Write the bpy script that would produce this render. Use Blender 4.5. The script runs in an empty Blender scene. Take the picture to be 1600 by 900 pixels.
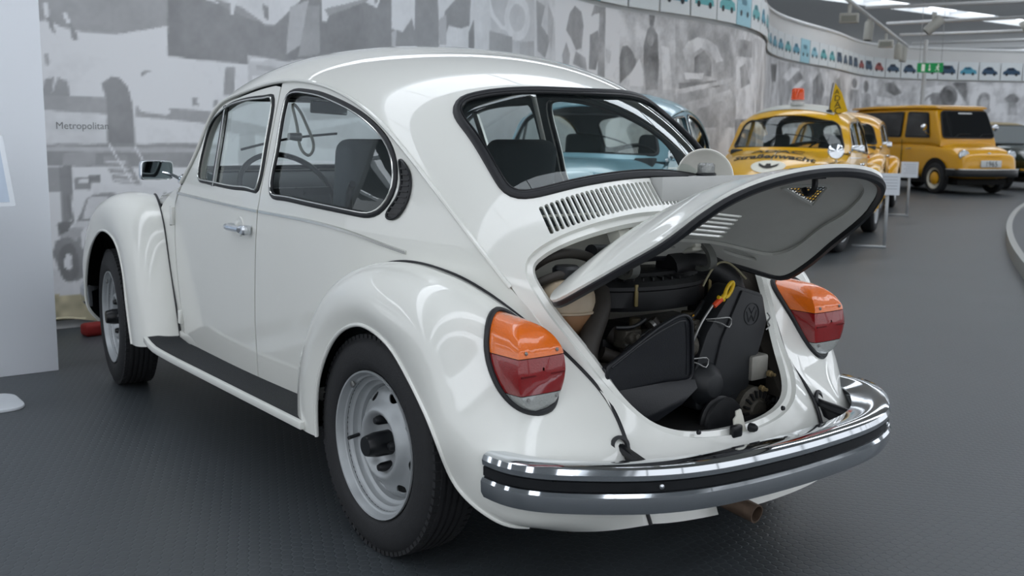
import bpy, bmesh, math, random
import numpy as np
from mathutils import Vector, Matrix
from mathutils.geometry import delaunay_2d_cdt
from mathutils.bvhtree import BVHTree

scene = bpy.context.scene
COL = scene.collection
random.seed(4)
RNG = np.random.default_rng(7)

# ------------------------------------------------------------------ camera
CAM_POS = Vector((-2.4728, 2.1509, 1.1885))
YAW, PITCH, ROLL = -0.6542, 0.1513, 0.0108
FOCAL_PX = 1642.51
def make_camera():
    cy, sy, cp, sp = math.cos(YAW), math.sin(YAW), math.cos(PITCH), math.sin(PITCH)
    f = Vector((cy*cp, sy*cp, -sp)); r = Vector((sy, -cy, 0)); u = r.cross(f)
    c, s = math.cos(ROLL), math.sin(ROLL)
    r2 = c*r+s*u; u2 = c*u-s*r
    cam = bpy.data.cameras.new('camera'); cam.sensor_width = 36; cam.lens = 36*FOCAL_PX/1600
    cam.clip_start = .05; cam.clip_end = 300
    o = bpy.data.objects.new('camera', cam); COL.objects.link(o)
    m = Matrix((r2, u2, -f)).transposed().to_4x4(); m.translation = CAM_POS; o.matrix_world = m
    cam.dof.use_dof = True; cam.dof.focus_distance = 3.1; cam.dof.aperture_fstop = 5.0
    scene.camera = o
make_camera()

# ------------------------------------------------------------------ world, exposure
w = bpy.data.worlds.new('world'); scene.world = w; w.use_nodes = True
bg = w.node_tree.nodes['Background']; bg.inputs[0].default_value = (.90, .94, 1.0, 1); bg.inputs[1].default_value = 1.3
scene.view_settings.view_transform = 'Standard'; scene.view_settings.look = 'None'
scene.view_settings.gamma = 1; scene.view_settings.use_curve_mapping = False
scene.view_settings.exposure = 0.0

# ------------------------------------------------------------------ helpers
def lin(c):
    if isinstance(c, str):
        c = [int(c[i:i+2], 16)/255 for i in (0, 2, 4)]
    return tuple((x/12.92 if x <= .04045 else ((x+.055)/1.055)**2.4) for x in c)
MATS = {}
def mat(name, col, rough=.5, metal=0., noise=.05, nscale=30., bump=0., bscale=200., coat=0., spec=.5, emit=None, estr=0., trans=0., ior=1.45, rnoise=0.):
    if name in MATS: return MATS[name]
    m = bpy.data.materials.new(name); m.use_nodes = True; nt = m.node_tree; b = nt.nodes['Principled BSDF']
    c = lin(col)
    b.inputs['Roughness'].default_value = rough; b.inputs['Metallic'].default_value = metal
    b.inputs['Coat Weight'].default_value = coat; b.inputs['Coat Roughness'].default_value = .03
    b.inputs['Specular IOR Level'].default_value = spec; b.inputs['IOR'].default_value = ior
    b.inputs['Transmission Weight'].default_value = trans
    tc = nt.nodes.new('ShaderNodeTexCoord')
    nz = nt.nodes.new('ShaderNodeTexNoise'); nz.inputs['Scale'].default_value = nscale; nz.inputs['Detail'].default_value = 5
    nt.links.new(tc.outputs['Object'], nz.inputs['Vector'])
    mx = nt.nodes.new('ShaderNodeMix'); mx.data_type = 'RGBA'
    mx.inputs['A'].default_value = (*[max(0, x*(1-noise)) for x in c], 1); mx.inputs['B'].default_value = (*[min(1, x*(1+noise)) for x in c], 1)
    nt.links.new(nz.outputs['Fac'], mx.inputs['Factor']); nt.links.new(mx.outputs['Result'], b.inputs['Base Color'])
    if rnoise:
        mr = nt.nodes.new('ShaderNodeMapRange'); mr.inputs['To Min'].default_value = max(0, rough-rnoise); mr.inputs['To Max'].default_value = min(1, rough+rnoise)
        nt.links.new(nz.outputs['Fac'], mr.inputs['Value']); nt.links.new(mr.outputs['Result'], b.inputs['Roughness'])
    if bump:
        n2 = nt.nodes.new('ShaderNodeTexNoise'); n2.inputs['Scale'].default_value = bscale; n2.inputs['Detail'].default_value = 3
        nt.links.new(tc.outputs['Object'], n2.inputs['Vector'])
        bp = nt.nodes.new('ShaderNodeBump'); bp.inputs['Strength'].default_value = bump; bp.inputs['Distance'].default_value = .004
        nt.links.new(n2.outputs['Fac'], bp.inputs['Height']); nt.links.new(bp.outputs['Normal'], b.inputs['Normal'])
    if emit:
        b.inputs['Emission Color'].default_value = (*lin(emit), 1); b.inputs['Emission Strength'].default_value = estr
    MATS[name] = m; return m
def glass(name, tint=(.88, .92, .91), rough=.0, fac=1.0):
    if name in MATS: return MATS[name]
    m = bpy.data.materials.new(name); m.use_nodes = True; nt = m.node_tree; nt.nodes.clear()
    out = nt.nodes.new('ShaderNodeOutputMaterial'); tr = nt.nodes.new('ShaderNodeBsdfTransparent'); tr.inputs[0].default_value = (*tint, 1)
    gl = nt.nodes.new('ShaderNodeBsdfGlossy'); gl.inputs['Roughness'].default_value = rough; gl.inputs[0].default_value = (.9, .95, .95, 1)
    lw = nt.nodes.new('ShaderNodeLayerWeight'); lw.inputs[0].default_value = .5
    fr = nt.nodes.new('ShaderNodeMath'); fr.operation = 'POWER'; fr.inputs[1].default_value = 4.; nt.links.new(lw.outputs['Facing'], fr.inputs[0])
    mul = nt.nodes.new('ShaderNodeMath'); mul.operation = 'MULTIPLY_ADD'; mul.inputs[1].default_value = .8*fac; mul.inputs[2].default_value = .05
    mx = nt.nodes.new('ShaderNodeMixShader')
    nt.links.new(fr.outputs[0], mul.inputs[0]); nt.links.new(mul.outputs[0], mx.inputs[0])
    nt.links.new(tr.outputs[0], mx.inputs[1]); nt.links.new(gl.outputs[0], mx.inputs[2]); nt.links.new(mx.outputs[0], out.inputs[0])
    MATS[name] = m; return m

PAINT = mat('white_paint', 'e3e4de', .38, 0, .012, 4, coat=1., spec=.5)
LINER = mat('grey_interior', '565d60', .85, 0, .15, 40)
INNERW = mat('dusty_white_metal', 'c9c8bd', .6, 0, .18, 9)
RUBBER = mat('black_rubber', '17191d', .45, 0, .2, 60)
BLACKP = mat('black_plastic', '141619', .33, 0, .3, 25, rnoise=.15)
CHROME = mat('chrome', 'd5d9dd', .06, 1, .02, 8)
ALU = mat('bright_trim', 'd9dad6', .18, 1, .03, 30)
TYRE = mat('tyre_rubber', '232426', .72, 0, .25, 35, bump=.25, bscale=180)
RIM = mat('silver_rim', 'a9adaf', .40, .35, .08, 30)
DARK = mat('underbody_black', '0b0b0c', .8, 0, .3, 20)
GREYP = mat('grey_underpaint', 'b9bab4', .5, 0, .08, 22, rnoise=.1)
BEAD = mat('beading_black', '111318', .4, 0, .1, 30)
GLASS = glass('window_glass')
STEEL = mat('steel', '9a9a98', .35, .9, .15, 40)
RUST = mat('rusty_pipe', '6b5a4d', .55, .7, .4, 60)

def link(o, parent=None):
    COL.objects.link(o)
    if parent is not None: o.parent = parent
    return o
def empty(name, loc=(0, 0, 0), rz=0, parent=None):
    o = bpy.data.objects.new(name, None); o.empty_display_size = .1; link(o, parent)
    o.location = loc; o.rotation_euler = (0, 0, rz); return o
def tag(o, label=None, cat=None, group=None, kind=None):
    if label: o['label'] = label
    if cat: o['category'] = cat
    if group: o['group'] = group
    if kind: o['kind'] = kind
    return o
def nrm(a):
    a = np.asarray(a, float); return a/np.maximum(np.linalg.norm(a, axis=-1, keepdims=True), 1e-12)
class MB:
    """collects pieces of ONE mesh"""
    def __init__(s): s.v = []; s.f = []; s.m = []
    def add(s, v, f, mi=0):
        k = len(s.v); s.v.extend([tuple(float(c) for c in p) for p in v]); s.f.extend([[i+k for i in q] for q in f]); s.m.extend([mi]*len(f)); return s
    def box(s, c, d, R=None, mi=0):
        P = np.array([(x, y, z) for x in (-.5, .5) for y in (-.5, .5) for z in (-.5, .5)])*np.array(d)
        if R is not None: P = P@np.array(R).T
        return s.add(P+np.array(c), [(0, 1, 3, 2), (4, 6, 7, 5), (0, 4, 5, 1), (2, 3, 7, 6), (0, 2, 6, 4), (1, 5, 7, 3)], mi)
    def lathe(s, prof, o=(0, 0, 0), ax=(0, 0, 1), n=32, mi=0, closed=False):
        ax = nrm(ax); t = np.array((1, 0, 0)) if abs(ax[0]) < .8 else np.array((0, 1, 0)); a = nrm(np.cross(ax, t)); b = np.cross(ax, a)
        an = np.arange(n)*2*math.pi/n; V = []
        for r, h in prof:
            V.append(np.array(o)+ax*h+r*(np.cos(an)[:, None]*a+np.sin(an)[:, None]*b))
        V = np.concatenate(V); F = []; m = len(prof)
        for i in range(m if closed else m-1):
            j = (i+1) % m
            for k in range(n): F.append((i*n+k, i*n+(k+1) % n, j*n+(k+1) % n, j*n+k))
        if not closed:
            if prof[0][0] > 1e-6: F.append(tuple(range(n))[::-1])
            if prof[-1][0] > 1e-6: F.append(tuple((m-1)*n+k for k in range(n)))
        return s.add(V, F, mi)
    def cyl(s, p0, p1, r0, r1=None, n=14, mi=0):
        p0 = np.array(p0, float); p1 = np.array(p1, float); L = np.linalg.norm(p1-p0)
        return s.lathe([(r0, 0), (r0 if r1 is None else r1, L)], p0, (p1-p0)/L, n, mi)
    def tube(s, path, r, n=8, closed=False, mi=0, cap=True):
        P = np.array(path, float); m = len(P); r = np.broadcast_to(np.asarray(r, float), (m,))
        T = nrm(np.roll(P, -1, 0)-np.roll(P, 1, 0)) if closed else nrm(np.gradient(P, axis=0))
        a = np.cross(T[0], (0, 0, 1) if abs(T[0][2]) < .9 else (1, 0, 0)); a = nrm(a); V = []
        an = np.arange(n)*2*math.pi/n
        for i in range(m):
            a = nrm(a-T[i]*np.dot(a, T[i])); b = np.cross(T[i], a)
            V.append(P[i]+r[i]*(np.cos(an)[:, None]*a+np.sin(an)[:, None]*b))
        F = []
        for i in range(m if closed else m-1):
            j = (i+1) % m
            for k in range(n): F.append((i*n+k, i*n+(k+1) % n, j*n+(k+1) % n, j*n+k))
        if not closed and cap: F.append(tuple(range(n))[::-1]); F.append(tuple((m-1)*n+k for k in range(n)))
        return s.add(np.concatenate(V), F, mi)
    def sweep(s, prof, P, N, closed=True, pclosed=True, mi=0, cap=True):
        """profile (a, b): a along T x N, b along N"""
        P = np.asarray(P, float); N = nrm(N); m = len(P); q = len(prof)
        T = nrm(np.roll(P, -1, 0)-np.roll(P, 1, 0)) if closed else nrm(np.gradient(P, axis=0))
        Bn = nrm(np.cross(T, N)); pr = np.array(prof)
        V = P[:, None]+pr[None, :, 0:1]*Bn[:, None]+pr[None, :, 1:2]*N[:, None]; F = []
        for i in range(m if closed else m-1):
            j = (i+1) % m
            for k in range(q if pclosed else q-1):
                l = (k+1) % q; F.append((i*q+k, j*q+k, j*q+l, i*q+l))
        if not closed and pclosed and cap: F.append(tuple(range(q))); F.append(tuple((m-1)*q+k for k in range(q))[::-1])
        return s.add(V.reshape(-1, 3), F, mi)
    def grid(s, P, mi=0, flip=False):
        P = np.asarray(P); a, b = P.shape[:2]; F = []
        for i in range(a-1):
            for j in range(b-1):
                q = (i*b+j, i*b+j+1, (i+1)*b+j+1, (i+1)*b+j); F.append(q[::-1] if flip else q)
        return s.add(P.reshape(-1, 3), F, mi)
    def prism(s, poly, z0, z1, fn=None, mi=0):
        """poly (a, b) extruded from z0 to z1; fn maps (a, b, c) to space"""
        n = len(poly); fn = fn or (lambda a, b, c: (a, b, c))
        V = [fn(a, b, z0) for a, b in poly]+[fn(a, b, z1) for a, b in poly]
        F = [tuple(range(n))[::-1], tuple(n+i for i in range(n))]+[(i, (i+1) % n, n+(i+1) % n, n+i) for i in range(n)]
        return s.add(V, F, mi)
    def build(s, name, mats, parent=None, smooth=35, bevel=0, seg=2, fix=True):
        me = bpy.data.meshes.new(name); me.from_pydata(s.v, [], s.f)
        for m_ in (mats if isinstance(mats, (list, tuple)) else [mats]): me.materials.append(m_)
        me.polygons.foreach_set('material_index', s.m)
        if fix or bevel:
            bm = bmesh.new(); bm.from_mesh(me)
            if fix: bmesh.ops.recalc_face_normals(bm, faces=bm.faces)
            if bevel:
                ed = [e for e in bm.edges if len(e.link_faces) == 2 and e.calc_face_angle(0) > .6]
                bmesh.ops.bevel(bm, geom=ed, offset=bevel, segments=seg, profile=.5, affect='EDGES', clamp_overlap=True)
            bm.to_mesh(me); bm.free()
        if smooth:
            me.polygons.foreach_set('use_smooth', [True]*len(me.polygons)); me.set_sharp_from_angle(angle=math.radians(smooth))
        me.update(); return link(bpy.data.objects.new(name, me), parent)

class Spl:
    def __init__(s, t, pts):
        s.t = np.asarray(t, float); y = np.asarray(pts, float); y = y[:, None] if y.ndim == 1 else y; s.y = y
        n = len(s.t); h = np.diff(s.t); A = np.zeros((n, n)); b = np.zeros((n, y.shape[1])); A[0, 0] = A[-1, -1] = 1
        for i in range(1, n-1):
            A[i, i-1] = h[i-1]; A[i, i] = 2*(h[i-1]+h[i]); A[i, i+1] = h[i]
            b[i] = 6*((y[i+1]-y[i])/h[i]-(y[i]-y[i-1])/h[i-1])
        s.m = np.linalg.solve(A, b); s.h = h
    def __call__(s, x):
        x = np.asarray(x, float); sh = x.shape; x = x.ravel()
        i = np.clip(np.searchsorted(s.t, x)-1, 0, len(s.h)-1); h = s.h[i][:, None]
        a = ((s.t[i+1]-x)[:, None])/h; b = ((x-s.t[i])[:, None])/h
        r = a*s.y[i]+b*s.y[i+1]+((a**3-a)*s.m[i]+(b**3-b)*s.m[i+1])*h*h/6
        return r.reshape(sh+(-1,))
def chord(P):
    return np.concatenate([[0], np.cumsum(np.linalg.norm(np.diff(np.asarray(P, float), axis=0), axis=1))])
def curve(P, n):
    """open smooth curve through points"""
    P = np.asarray(P, float); t = chord(P); return Spl(t, P)(np.linspace(0, t[-1], n))
def loop(P, n):
    """closed smooth curve through points (periodic by overlap)"""
    P = np.asarray(P, float); k = min(4, len(P)); Q = np.concatenate([P[-k:], P, P[:k+1]]); t = chord(Q)
    return Spl(t, Q)(np.linspace(t[k], t[k+len(P)], n, endpoint=False))
def rpoly(P, r, n=5):
    """polygon with rounded corners"""
    P = np.asarray(P, float); out = []; m = len(P); r = np.broadcast_to(r, (m,))
    for i in range(m):
        a, b, c = P[i-1], P[i], P[(i+1) % m]; u = nrm(a-b); v = nrm(c-b)
        d = min(r[i], .49*np.linalg.norm(a-b), .49*np.linalg.norm(c-b))
        for k in np.linspace(0, 1, n): out.append((1-k)**2*(b+u*d)+2*k*(1-k)*b+k*k*(b+v*d))
    return np.array(out)
def inside(pts, poly):
    x, y = pts[:, 0], pts[:, 1]; r = np.zeros(len(pts), bool); n = len(poly)
    for i in range(n):
        x1, y1 = poly[i]; x2, y2 = poly[(i+1) % n]
        if y1 == y2: continue
        c = ((y1 > y) != (y2 > y)) & (x < (x2-x1)*(y-y1)/(y2-y1)+x1); r ^= c
    return r
def dens(P, h):
    P = np.asarray(P, float); out = []
    for i in range(len(P)):
        a, b = P[i], P[(i+1) % len(P)]; k = max(1, int(math.ceil(np.linalg.norm(b-a)/h)))
        for j in range(k): out.append(a+(b-a)*j/k)
    return np.array(out)
def cdt(outer, holes, h, dens_h=None):
    loops = [dens(outer, dens_h or h)]+[np.asarray(q, float) for q in holes]
    bp = np.concatenate(loops); E = []; k = 0
    for l in loops:
        E += [(k+i, k+(i+1) % len(l)) for i in range(len(l))]; k += len(l)
    lo, hi = bp.min(0), bp.max(0); gx = np.arange(lo[0]+h*.5, hi[0], h); gy = np.arange(lo[1]+h*.5, hi[1], h*.87)
    G = np.array([(x+(h/2 if j % 2 else 0), y) for j, y in enumerate(gy) for x in gx])
    ok = inside(G, loops[0])
    for l in loops[1:]: ok &= ~inside(G, l)
    G = G[ok]
    if len(G):
        keep = np.ones(len(G), bool)
        for i in range(0, len(G), 2000):
            d = np.full(len(G[i:i+2000]), 9.)
            for j in range(0, len(bp), 400):
                d = np.minimum(d, np.linalg.norm(G[i:i+2000, None]-bp[None, j:j+400], axis=2).min(1))
            keep[i:i+2000] = d > .45*h
        G = G[keep]
    allp = np.concatenate([bp, G]) if len(G) else bp
    V, _, F, *_ = delaunay_2d_cdt([Vector(q) for q in allp], E, [], 0, 1e-7)
    V = np.array([tuple(q) for q in V]); F = np.array([f for f in F if len(f) == 3])
    c = V[F].mean(1); ok = inside(c, loops[0])
    for l in loops[1:]: ok &= ~inside(c, l)
    return V, F[ok]
def fnormal(F, uv, e=1e-4):
    du = F(uv[:, 0]+e, uv[:, 1])-F(uv[:, 0]-e, uv[:, 1]); dv = F(uv[:, 0], uv[:, 1]+e)-F(uv[:, 0], uv[:, 1]-e)
    return nrm(np.cross(du, dv))
def panel(name, F, outer, holes=(), h=.03, mats=None, parent=None, th=.012, flip=False, off=0., dens_h=None):
    """sheet of thickness th on surface F(u, v), with real holes and exact normals; mats (outer, inner)"""
    V, T = cdt(outer, holes, h, dens_h); N = fnormal(F, V)*(-1 if flip else 1)*getattr(F, 'sign', 1); P = F(V[:, 0], V[:, 1])+N*off
    if flip: T = T[:, ::-1]
    T = np.ascontiguousarray(T)
    # check winding against N
    fn = np.cross(P[T[:, 1]]-P[T[:, 0]], P[T[:, 2]]-P[T[:, 0]]); bad = (fn*N[T[:, 0]]).sum(1) < 0; T[bad] = T[bad][:, ::-1]
    n = len(P); verts = [P]; norms = [N]; faces = [tuple(t) for t in T]; mi = [0]*len(T)
    if th:
        Q = P-N*th; verts.append(Q); norms.append(-N); faces += [(a+n, c+n, b+n) for a, b, c in T]; mi += [1]*len(T)
        ed = {}
        for t in T:
            for a, b in ((t[0], t[1]), (t[1], t[2]), (t[2], t[0])):
                ed[(a, b)] = ed.get((a, b), 0)+1
        k = 2*n
        for (a, b) in [e for e in ed if (e[1], e[0]) not in ed]:
            d = nrm(np.cross(P[b]-P[a], N[a])); verts.append(np.array([P[a], P[b], Q[b], Q[a]])); norms.append(np.repeat(d[None], 4, 0))
            faces.append((k, k+3, k+2, k+1)); mi.append(0); k += 4
    me = bpy.data.meshes.new(name); me.from_pydata(np.concatenate(verts).tolist(), [], faces)
    mats = mats or (PAINT, LINER)
    for m_ in mats: me.materials.append(m_)
    me.polygons.foreach_set('material_index', [min(q, len(mats)-1) for q in mi]); me.polygons.foreach_set('use_smooth', [True]*len(faces))
    me.normals_split_custom_set_from_vertices(np.concatenate(norms).tolist()); me.update()
    return link(bpy.data.objects.new(name, me), parent)
def mirror_obj(o, parent=None, name=None):
    """mirror copy of a mesh object across y = 0 (with its sub-parts)"""
    if o.data is None:
        c = bpy.data.objects.new(name or o.name.split('.')[0], None); link(c, parent if parent is not None else o.parent)
        for ch in list(o.children): mirror_obj(ch, c)
        return c
    me = o.data.copy(); n = len(me.vertices); co = np.empty(n*3); me.vertices.foreach_get('co', co); co = co.reshape(-1, 3); co[:, 1] *= -1
    cn = None
    if me.has_custom_normals:
        cn = np.zeros((n, 3)); ln = np.empty(len(me.loops)*3); me.corner_normals.foreach_get('vector', ln); li = np.empty(len(me.loops), int); me.loops.foreach_get('vertex_index', li)
        cn[li] = ln.reshape(-1, 3); cn[:, 1] *= -1
    me.vertices.foreach_set('co', co.ravel()); me.flip_normals()
    if cn is not None: me.normals_split_custom_set_from_vertices(cn.tolist())
    me.update(); c = bpy.data.objects.new(name or o.name.split('.')[0], me); link(c, parent if parent is not None else o.parent)
    for k in o.keys(): c[k] = o[k]
    for ch in list(o.children): mirror_obj(ch, c)
    return c
# ------------------------------------------------------------------ the rounded two-door car: surfaces (rear axle at x = 0, x forward, y left)
BP = [(1.97, .985), (1.79, 1.195), (1.63, 1.365), (1.42, 1.44), (1.0, 1.481), (.55, 1.457), (.20, 1.395), (-.08, 1.27), (-.28, 1.085), (-.44, .89), (-.565, .70), (-.645, .53), (-.692, .39), (-.735, .30), (-.775, .22)]
BG = [(1.667, .642, .957), (1.55, .613, 1.093), (1.472, .58, 1.228), (1.272, .566, 1.297), (.911, .556, 1.337), (.539, .555, 1.302), (.213, .562, 1.187), (-.023, .560, 1.038), (-.184, .541, .909), (-.313, .496, .775), (-.41, .443, .648), (-.51, .384, .548), (-.60, .373, .453), (-.66, .375, .345), (-.705, .36, .22)]
SB = chord(BP); PB = Spl(SB, BP); GB = Spl(SB, BG); PH = math.radians(72)
def B(s, t):
    s = np.asarray(s, float); t = np.asarray(t, float); P = PB(s); G = GB(s); ph = np.abs(t)*PH
    a = np.sin(ph)/math.sin(PH); b = (1-np.cos(ph))/(1-math.cos(PH))
    return np.stack([P[..., 0]+(G[..., 0]-P[..., 0])*b, np.sign(t)*G[..., 1]*a, P[..., 1]+(G[..., 2]-P[..., 1])*b], -1)
WT = .62
def FB(s, v): return B(s, np.asarray(v)/WT)           # domain: s, v = .62 t
FB.sign = -1
def v_of(s, y):
    return WT*np.sign(y)*np.arcsin(np.clip(np.abs(y)/GB(s)[..., 1]*math.sin(PH), 0, 1))/PH
def uv_of(y, z, lo=2.0, hi=3.5):
    """surface parameters of the point of B with given y and z (rear half)"""
    for _ in range(50):
        m = .5*(lo+hi); q = B(m, v_of(np.float64(m), y)/WT)
        if q[2] > z: lo = m
        else: hi = m
    return (m, float(v_of(np.float64(m), y)))
YW = Spl([-.85, -.7, -.5, -.3, -.1, .1, .35, .7, 1.1, 1.5, 1.9, 2.3, 2.7, 3.0], [.20, .30, .415, .505, .575, .617, .645, .662, .668, .66, .635, .55, .40, .22])
def YS(x, z):
    x = np.asarray(x, float); z = np.asarray(z, float); d = z-.93
    return YW(x)[..., 0]-.27*.5*(np.sqrt(d*d+.06**2)+d)-.08*np.maximum(-d, 0)**2
def FY(x, z): return np.stack([np.asarray(x, float), YS(x, z), np.asarray(z, float)], -1)
RF = [  # rear fender net: joint with body -> wheel arch lip
 [(.60, .64, .27), (.53, .70, .27), (.45, .745, .27), (.36, .765, .27), (.29, .762, .27)],
 [(.575, .643, .44), (.505, .70, .452), (.425, .75, .45), (.34, .772, .445), (.27, .765, .438)],
 [(.46, .643, .59), (.41, .70, .598), (.345, .75, .60), (.26, .775, .593), (.18, .765, .575)],
 [(.29, .635, .722), (.265, .695, .73), (.225, .75, .715), (.15, .778, .68), (.08, .767, .637)],
 [(.07, .609, .808), (.055, .68, .812), (.035, .745, .782), (0, .778, .72), (-.02, .767, .654)],
 [(-.12, .566, .797), (-.14, .65, .808), (-.165, .73, .776), (-.155, .778, .705), (-.125, .767, .63)],
 [(-.27, .513, .738), (-.31, .612, .758), (-.335, .71, .722), (-.295, .772, .648), (-.22, .767, .57)],
 [(-.40, .448, .652), (-.422, .56, .66), (-.405, .668, .64), (-.37, .755, .56), (-.31, .766, .487)],
 [(-.485, .396, .572), (-.483, .53, .575), (-.458, .66, .555), (-.425, .745, .475), (-.37, .765, .415)],
 [(-.55, .368, .505), (-.540, .505, .493), (-.508, .64, .466), (-.475, .724, .395), (-.385, .738, .335)],
 [(-.625, .374, .425), (-.628, .482, .405), (-.58, .612, .377), (-.522, .695, .318), (-.43, .712, .275)],
 [(-.68, .372, .31), (-.69, .455, .30), (-.66, .575, .28), (-.59, .645, .252), (-.515, .665, .23)],
 [(-.712, .36, .22), (-.69, .43, .218), (-.655, .50, .216), (-.60, .57, .217), (-.55, .615, .222)]]
FF = [  # front fender net
 [(1.80, .62, .29), (1.81, .68, .28), (1.85, .735, .27), (1.93, .76, .26), (2.02, .755, .255)],
 [(1.825, .624, .42), (1.84, .685, .42), (1.89, .74, .42), (1.97, .765, .42), (2.06, .757, .42)],
 [(1.88, .629, .64), (1.90, .69, .64), (1.95, .742, .63), (2.02, .768, .60), (2.09, .757, .56)],
 [(1.95, .624, .80), (1.99, .685, .81), (2.05, .74, .79), (2.11, .768, .74), (2.18, .757, .68)],
 [(2.08, .60, .87), (2.12, .665, .878), (2.17, .73, .86), (2.24, .767, .80), (2.30, .757, .716)],
 [(2.30, .54, .86), (2.36, .63, .88), (2.40, .715, .855), (2.43, .763, .79), (2.45, .757, .69)],
 [(2.52, .46, .80), (2.60, .57, .83), (2.63, .68, .80), (2.60, .75, .72), (2.57, .757, .61)],
 [(2.70, .38, .70), (2.80, .50, .73), (2.82, .63, .70), (2.75, .73, .62), (2.65, .755, .51)],
 [(2.80, .34, .56), (2.92, .47, .57), (2.92, .61, .55), (2.82, .72, .49), (2.70, .75, .41)],
 [(2.86, .34, .42), (2.95, .46, .42), (2.93, .59, .40), (2.84, .69, .36), (2.72, .735, .31)],
 [(2.86, .35, .30), (2.92, .45, .28), (2.90, .56, .265), (2.83, .64, .25), (2.74, .68, .24)]]
class Net:
    def __init__(s, R):
        s.R = np.array(R, float); n, m, _ = s.R.shape
        s.tu = chord(s.R[:, 2]); s.tv = np.linspace(0, 1, m); s.S = Spl(s.tu, s.R.reshape(n, -1)); s.m = m
    def __call__(s, u, v):
        u = np.asarray(u, float); v = np.asarray(v, float); sh = u.shape; K = s.S(u.ravel()).reshape(-1, s.m, 3); vv = v.ravel()
        # natural cubic across v, shared knots
        I = np.eye(s.m); W = Spl(s.tv, I)(vv)
        return (K*W[:, :, None]).sum(1).reshape(sh+(3,))
RFN, FFN = Net(RF), Net(FF)
# engine lid opening, (y, z) of its left half
OPEN_HALF = [(.0, .962), (.10, .960), (.20, .948), (.29, .929), (.37, .903), (.425, .874), (.457, .842), (.466, .805), (.459, .765), (.437, .70), (.409, .641), (.373, .563), (.329, .481), (.288, .441), (.235, .416), (.15, .398), (.07, .391)]
OH = np.array(OPEN_HALF); OPEN_YZ = loop(np.concatenate([OH, [(0, .39)], OH[:0:-1]*[-1, 1]]), 130)
OPEN_UV = np.array([uv_of(y, z) for y, z in OPEN_YZ])
# hood and nose
HP = [(1.965, .992), (2.2, .972), (2.45, .91), (2.7, .80), (2.88, .66), (2.965, .52), (2.985, .40), (2.96, .28)]
HG = [(1.72, .63, .94), (1.95, .615, .86), (2.22, .565, .845), (2.47, .475, .80), (2.66, .39, .70), (2.78, .34, .56), (2.84, .34, .42), (2.85, .35, .28)]
SH = chord(HP); _hp = Spl(SH, HP); _hg = Spl(SH, HG); _ph = math.radians(68)
def FH(s, v):
    s = np.asarray(s, float); t = np.asarray(v)/.5; P = _hp(s); G = _hg(s); a = np.abs(t)*_ph
    q = np.sin(a)/math.sin(_ph); b = (1-np.cos(a))/(1-math.cos(_ph))
    return np.stack([P[..., 0]+(G[..., 0]-P[..., 0])*b, np.sign(t)*G[..., 1]*q, P[..., 1]+(G[..., 2]-P[..., 1])*b], -1)
# ------------------------------------------------------------------ the rounded two-door car: parts
def sheet(name, net, parent, mats, h=.028, wv=.45, th=.008, vmax=1., flip=False):
    L = net.tu[-1]; F = lambda u, v: net(u, np.asarray(v)/wv)
    return panel(name, F, [(0, 0), (L, 0), (L, wv*vmax), (0, wv*vmax)], (), h, mats, parent, th, flip)
def surf_path(F, uv):
    uv = np.asarray(uv, float); return F(uv[:, 0], uv[:, 1]), fnormal(F, uv)*getattr(F, 'sign', 1)
def offset_loop(P, d):
    """inset a closed 2d loop by d (positive inwards)"""
    T = nrm(np.roll(P, -1, 0)-np.roll(P, 1, 0)); N = np.stack([-T[:, 1], T[:, 0]], 1)
    area = (P[:, 0]*np.roll(P[:, 1], -1)-np.roll(P[:, 0], -1)*P[:, 1]).sum()
    return P+N*d*(1 if area > 0 else -1)
def seal(name, F, uv, wid, hgt, m, parent, flip=False, lift=0.):
    P, N = surf_path(F, uv); N = -N if flip else N
    a = np.linspace(0, 2*math.pi, 10, endpoint=False)
    return MB().sweep([(wid*math.cos(q), lift+hgt*math.sin(q)) for q in a], P, N).build(name, m, parent)
DOOR_WIN = loop([(1.48, .976), (1.503, 1.03), (1.503, 1.082), (1.489, 1.166), (1.455, 1.214), (1.40, 1.243), (1.328, 1.267), (1.252, 1.28), (1.104, 1.291), (.99, 1.295), (.945, 1.290), (.930, 1.27), (.915, 1.20), (.903, 1.089), (.899, .99), (.91, .962), (.96, .957), (1.085, .959), (1.294, .963), (1.43, .966)], 70)
QUARTER_WIN = loop([(.812, .957), (.828, .98), (.839, 1.077), (.849, 1.174), (.855, 1.25), (.845, 1.289), (.805, 1.307), (.735, 1.307), (.631, 1.297), (.519, 1.276), (.412, 1.25), (.31, 1.216), (.229, 1.179), (.168, 1.138), (.129, 1.092), (.112, 1.056), (.107, 1.01), (.126, .967), (.164, .937), (.211, .925), (.261, .925), (.386, .931), (.589, .94), (.748, .945)], 80)
REAR_HALF = [(2.201, 0), (2.193, .083), (2.172, .162), (2.146, .235), (2.117, .306), (2.10, .352), (2.094, .385), (2.106, .412), (2.130, .431), (2.165, .441), (2.232, .445), (2.363, .449), (2.45, .449), (2.492, .445), (2.523, .434), (2.547, .414), (2.563, .385), (2.574, .336), (2.58, .269), (2.584, .197), (2.586, .10)]
_r = np.array(REAR_HALF); _r = np.concatenate([_r, [(2.586, 0)], _r[:0:-1]*[1, -1]]); REAR_WIN = loop(np.stack([_r[:, 0], v_of(_r[:, 0], _r[:, 1])], 1), 110)
FRONT_WIN = rpoly([(.055, -.535), (.055, .535), (.485, .47), (.485, -.47)], .10, 8)
GUT = [(q[0], q[2]) for q in BG[:10]]                      # rain gutter in side view

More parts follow.
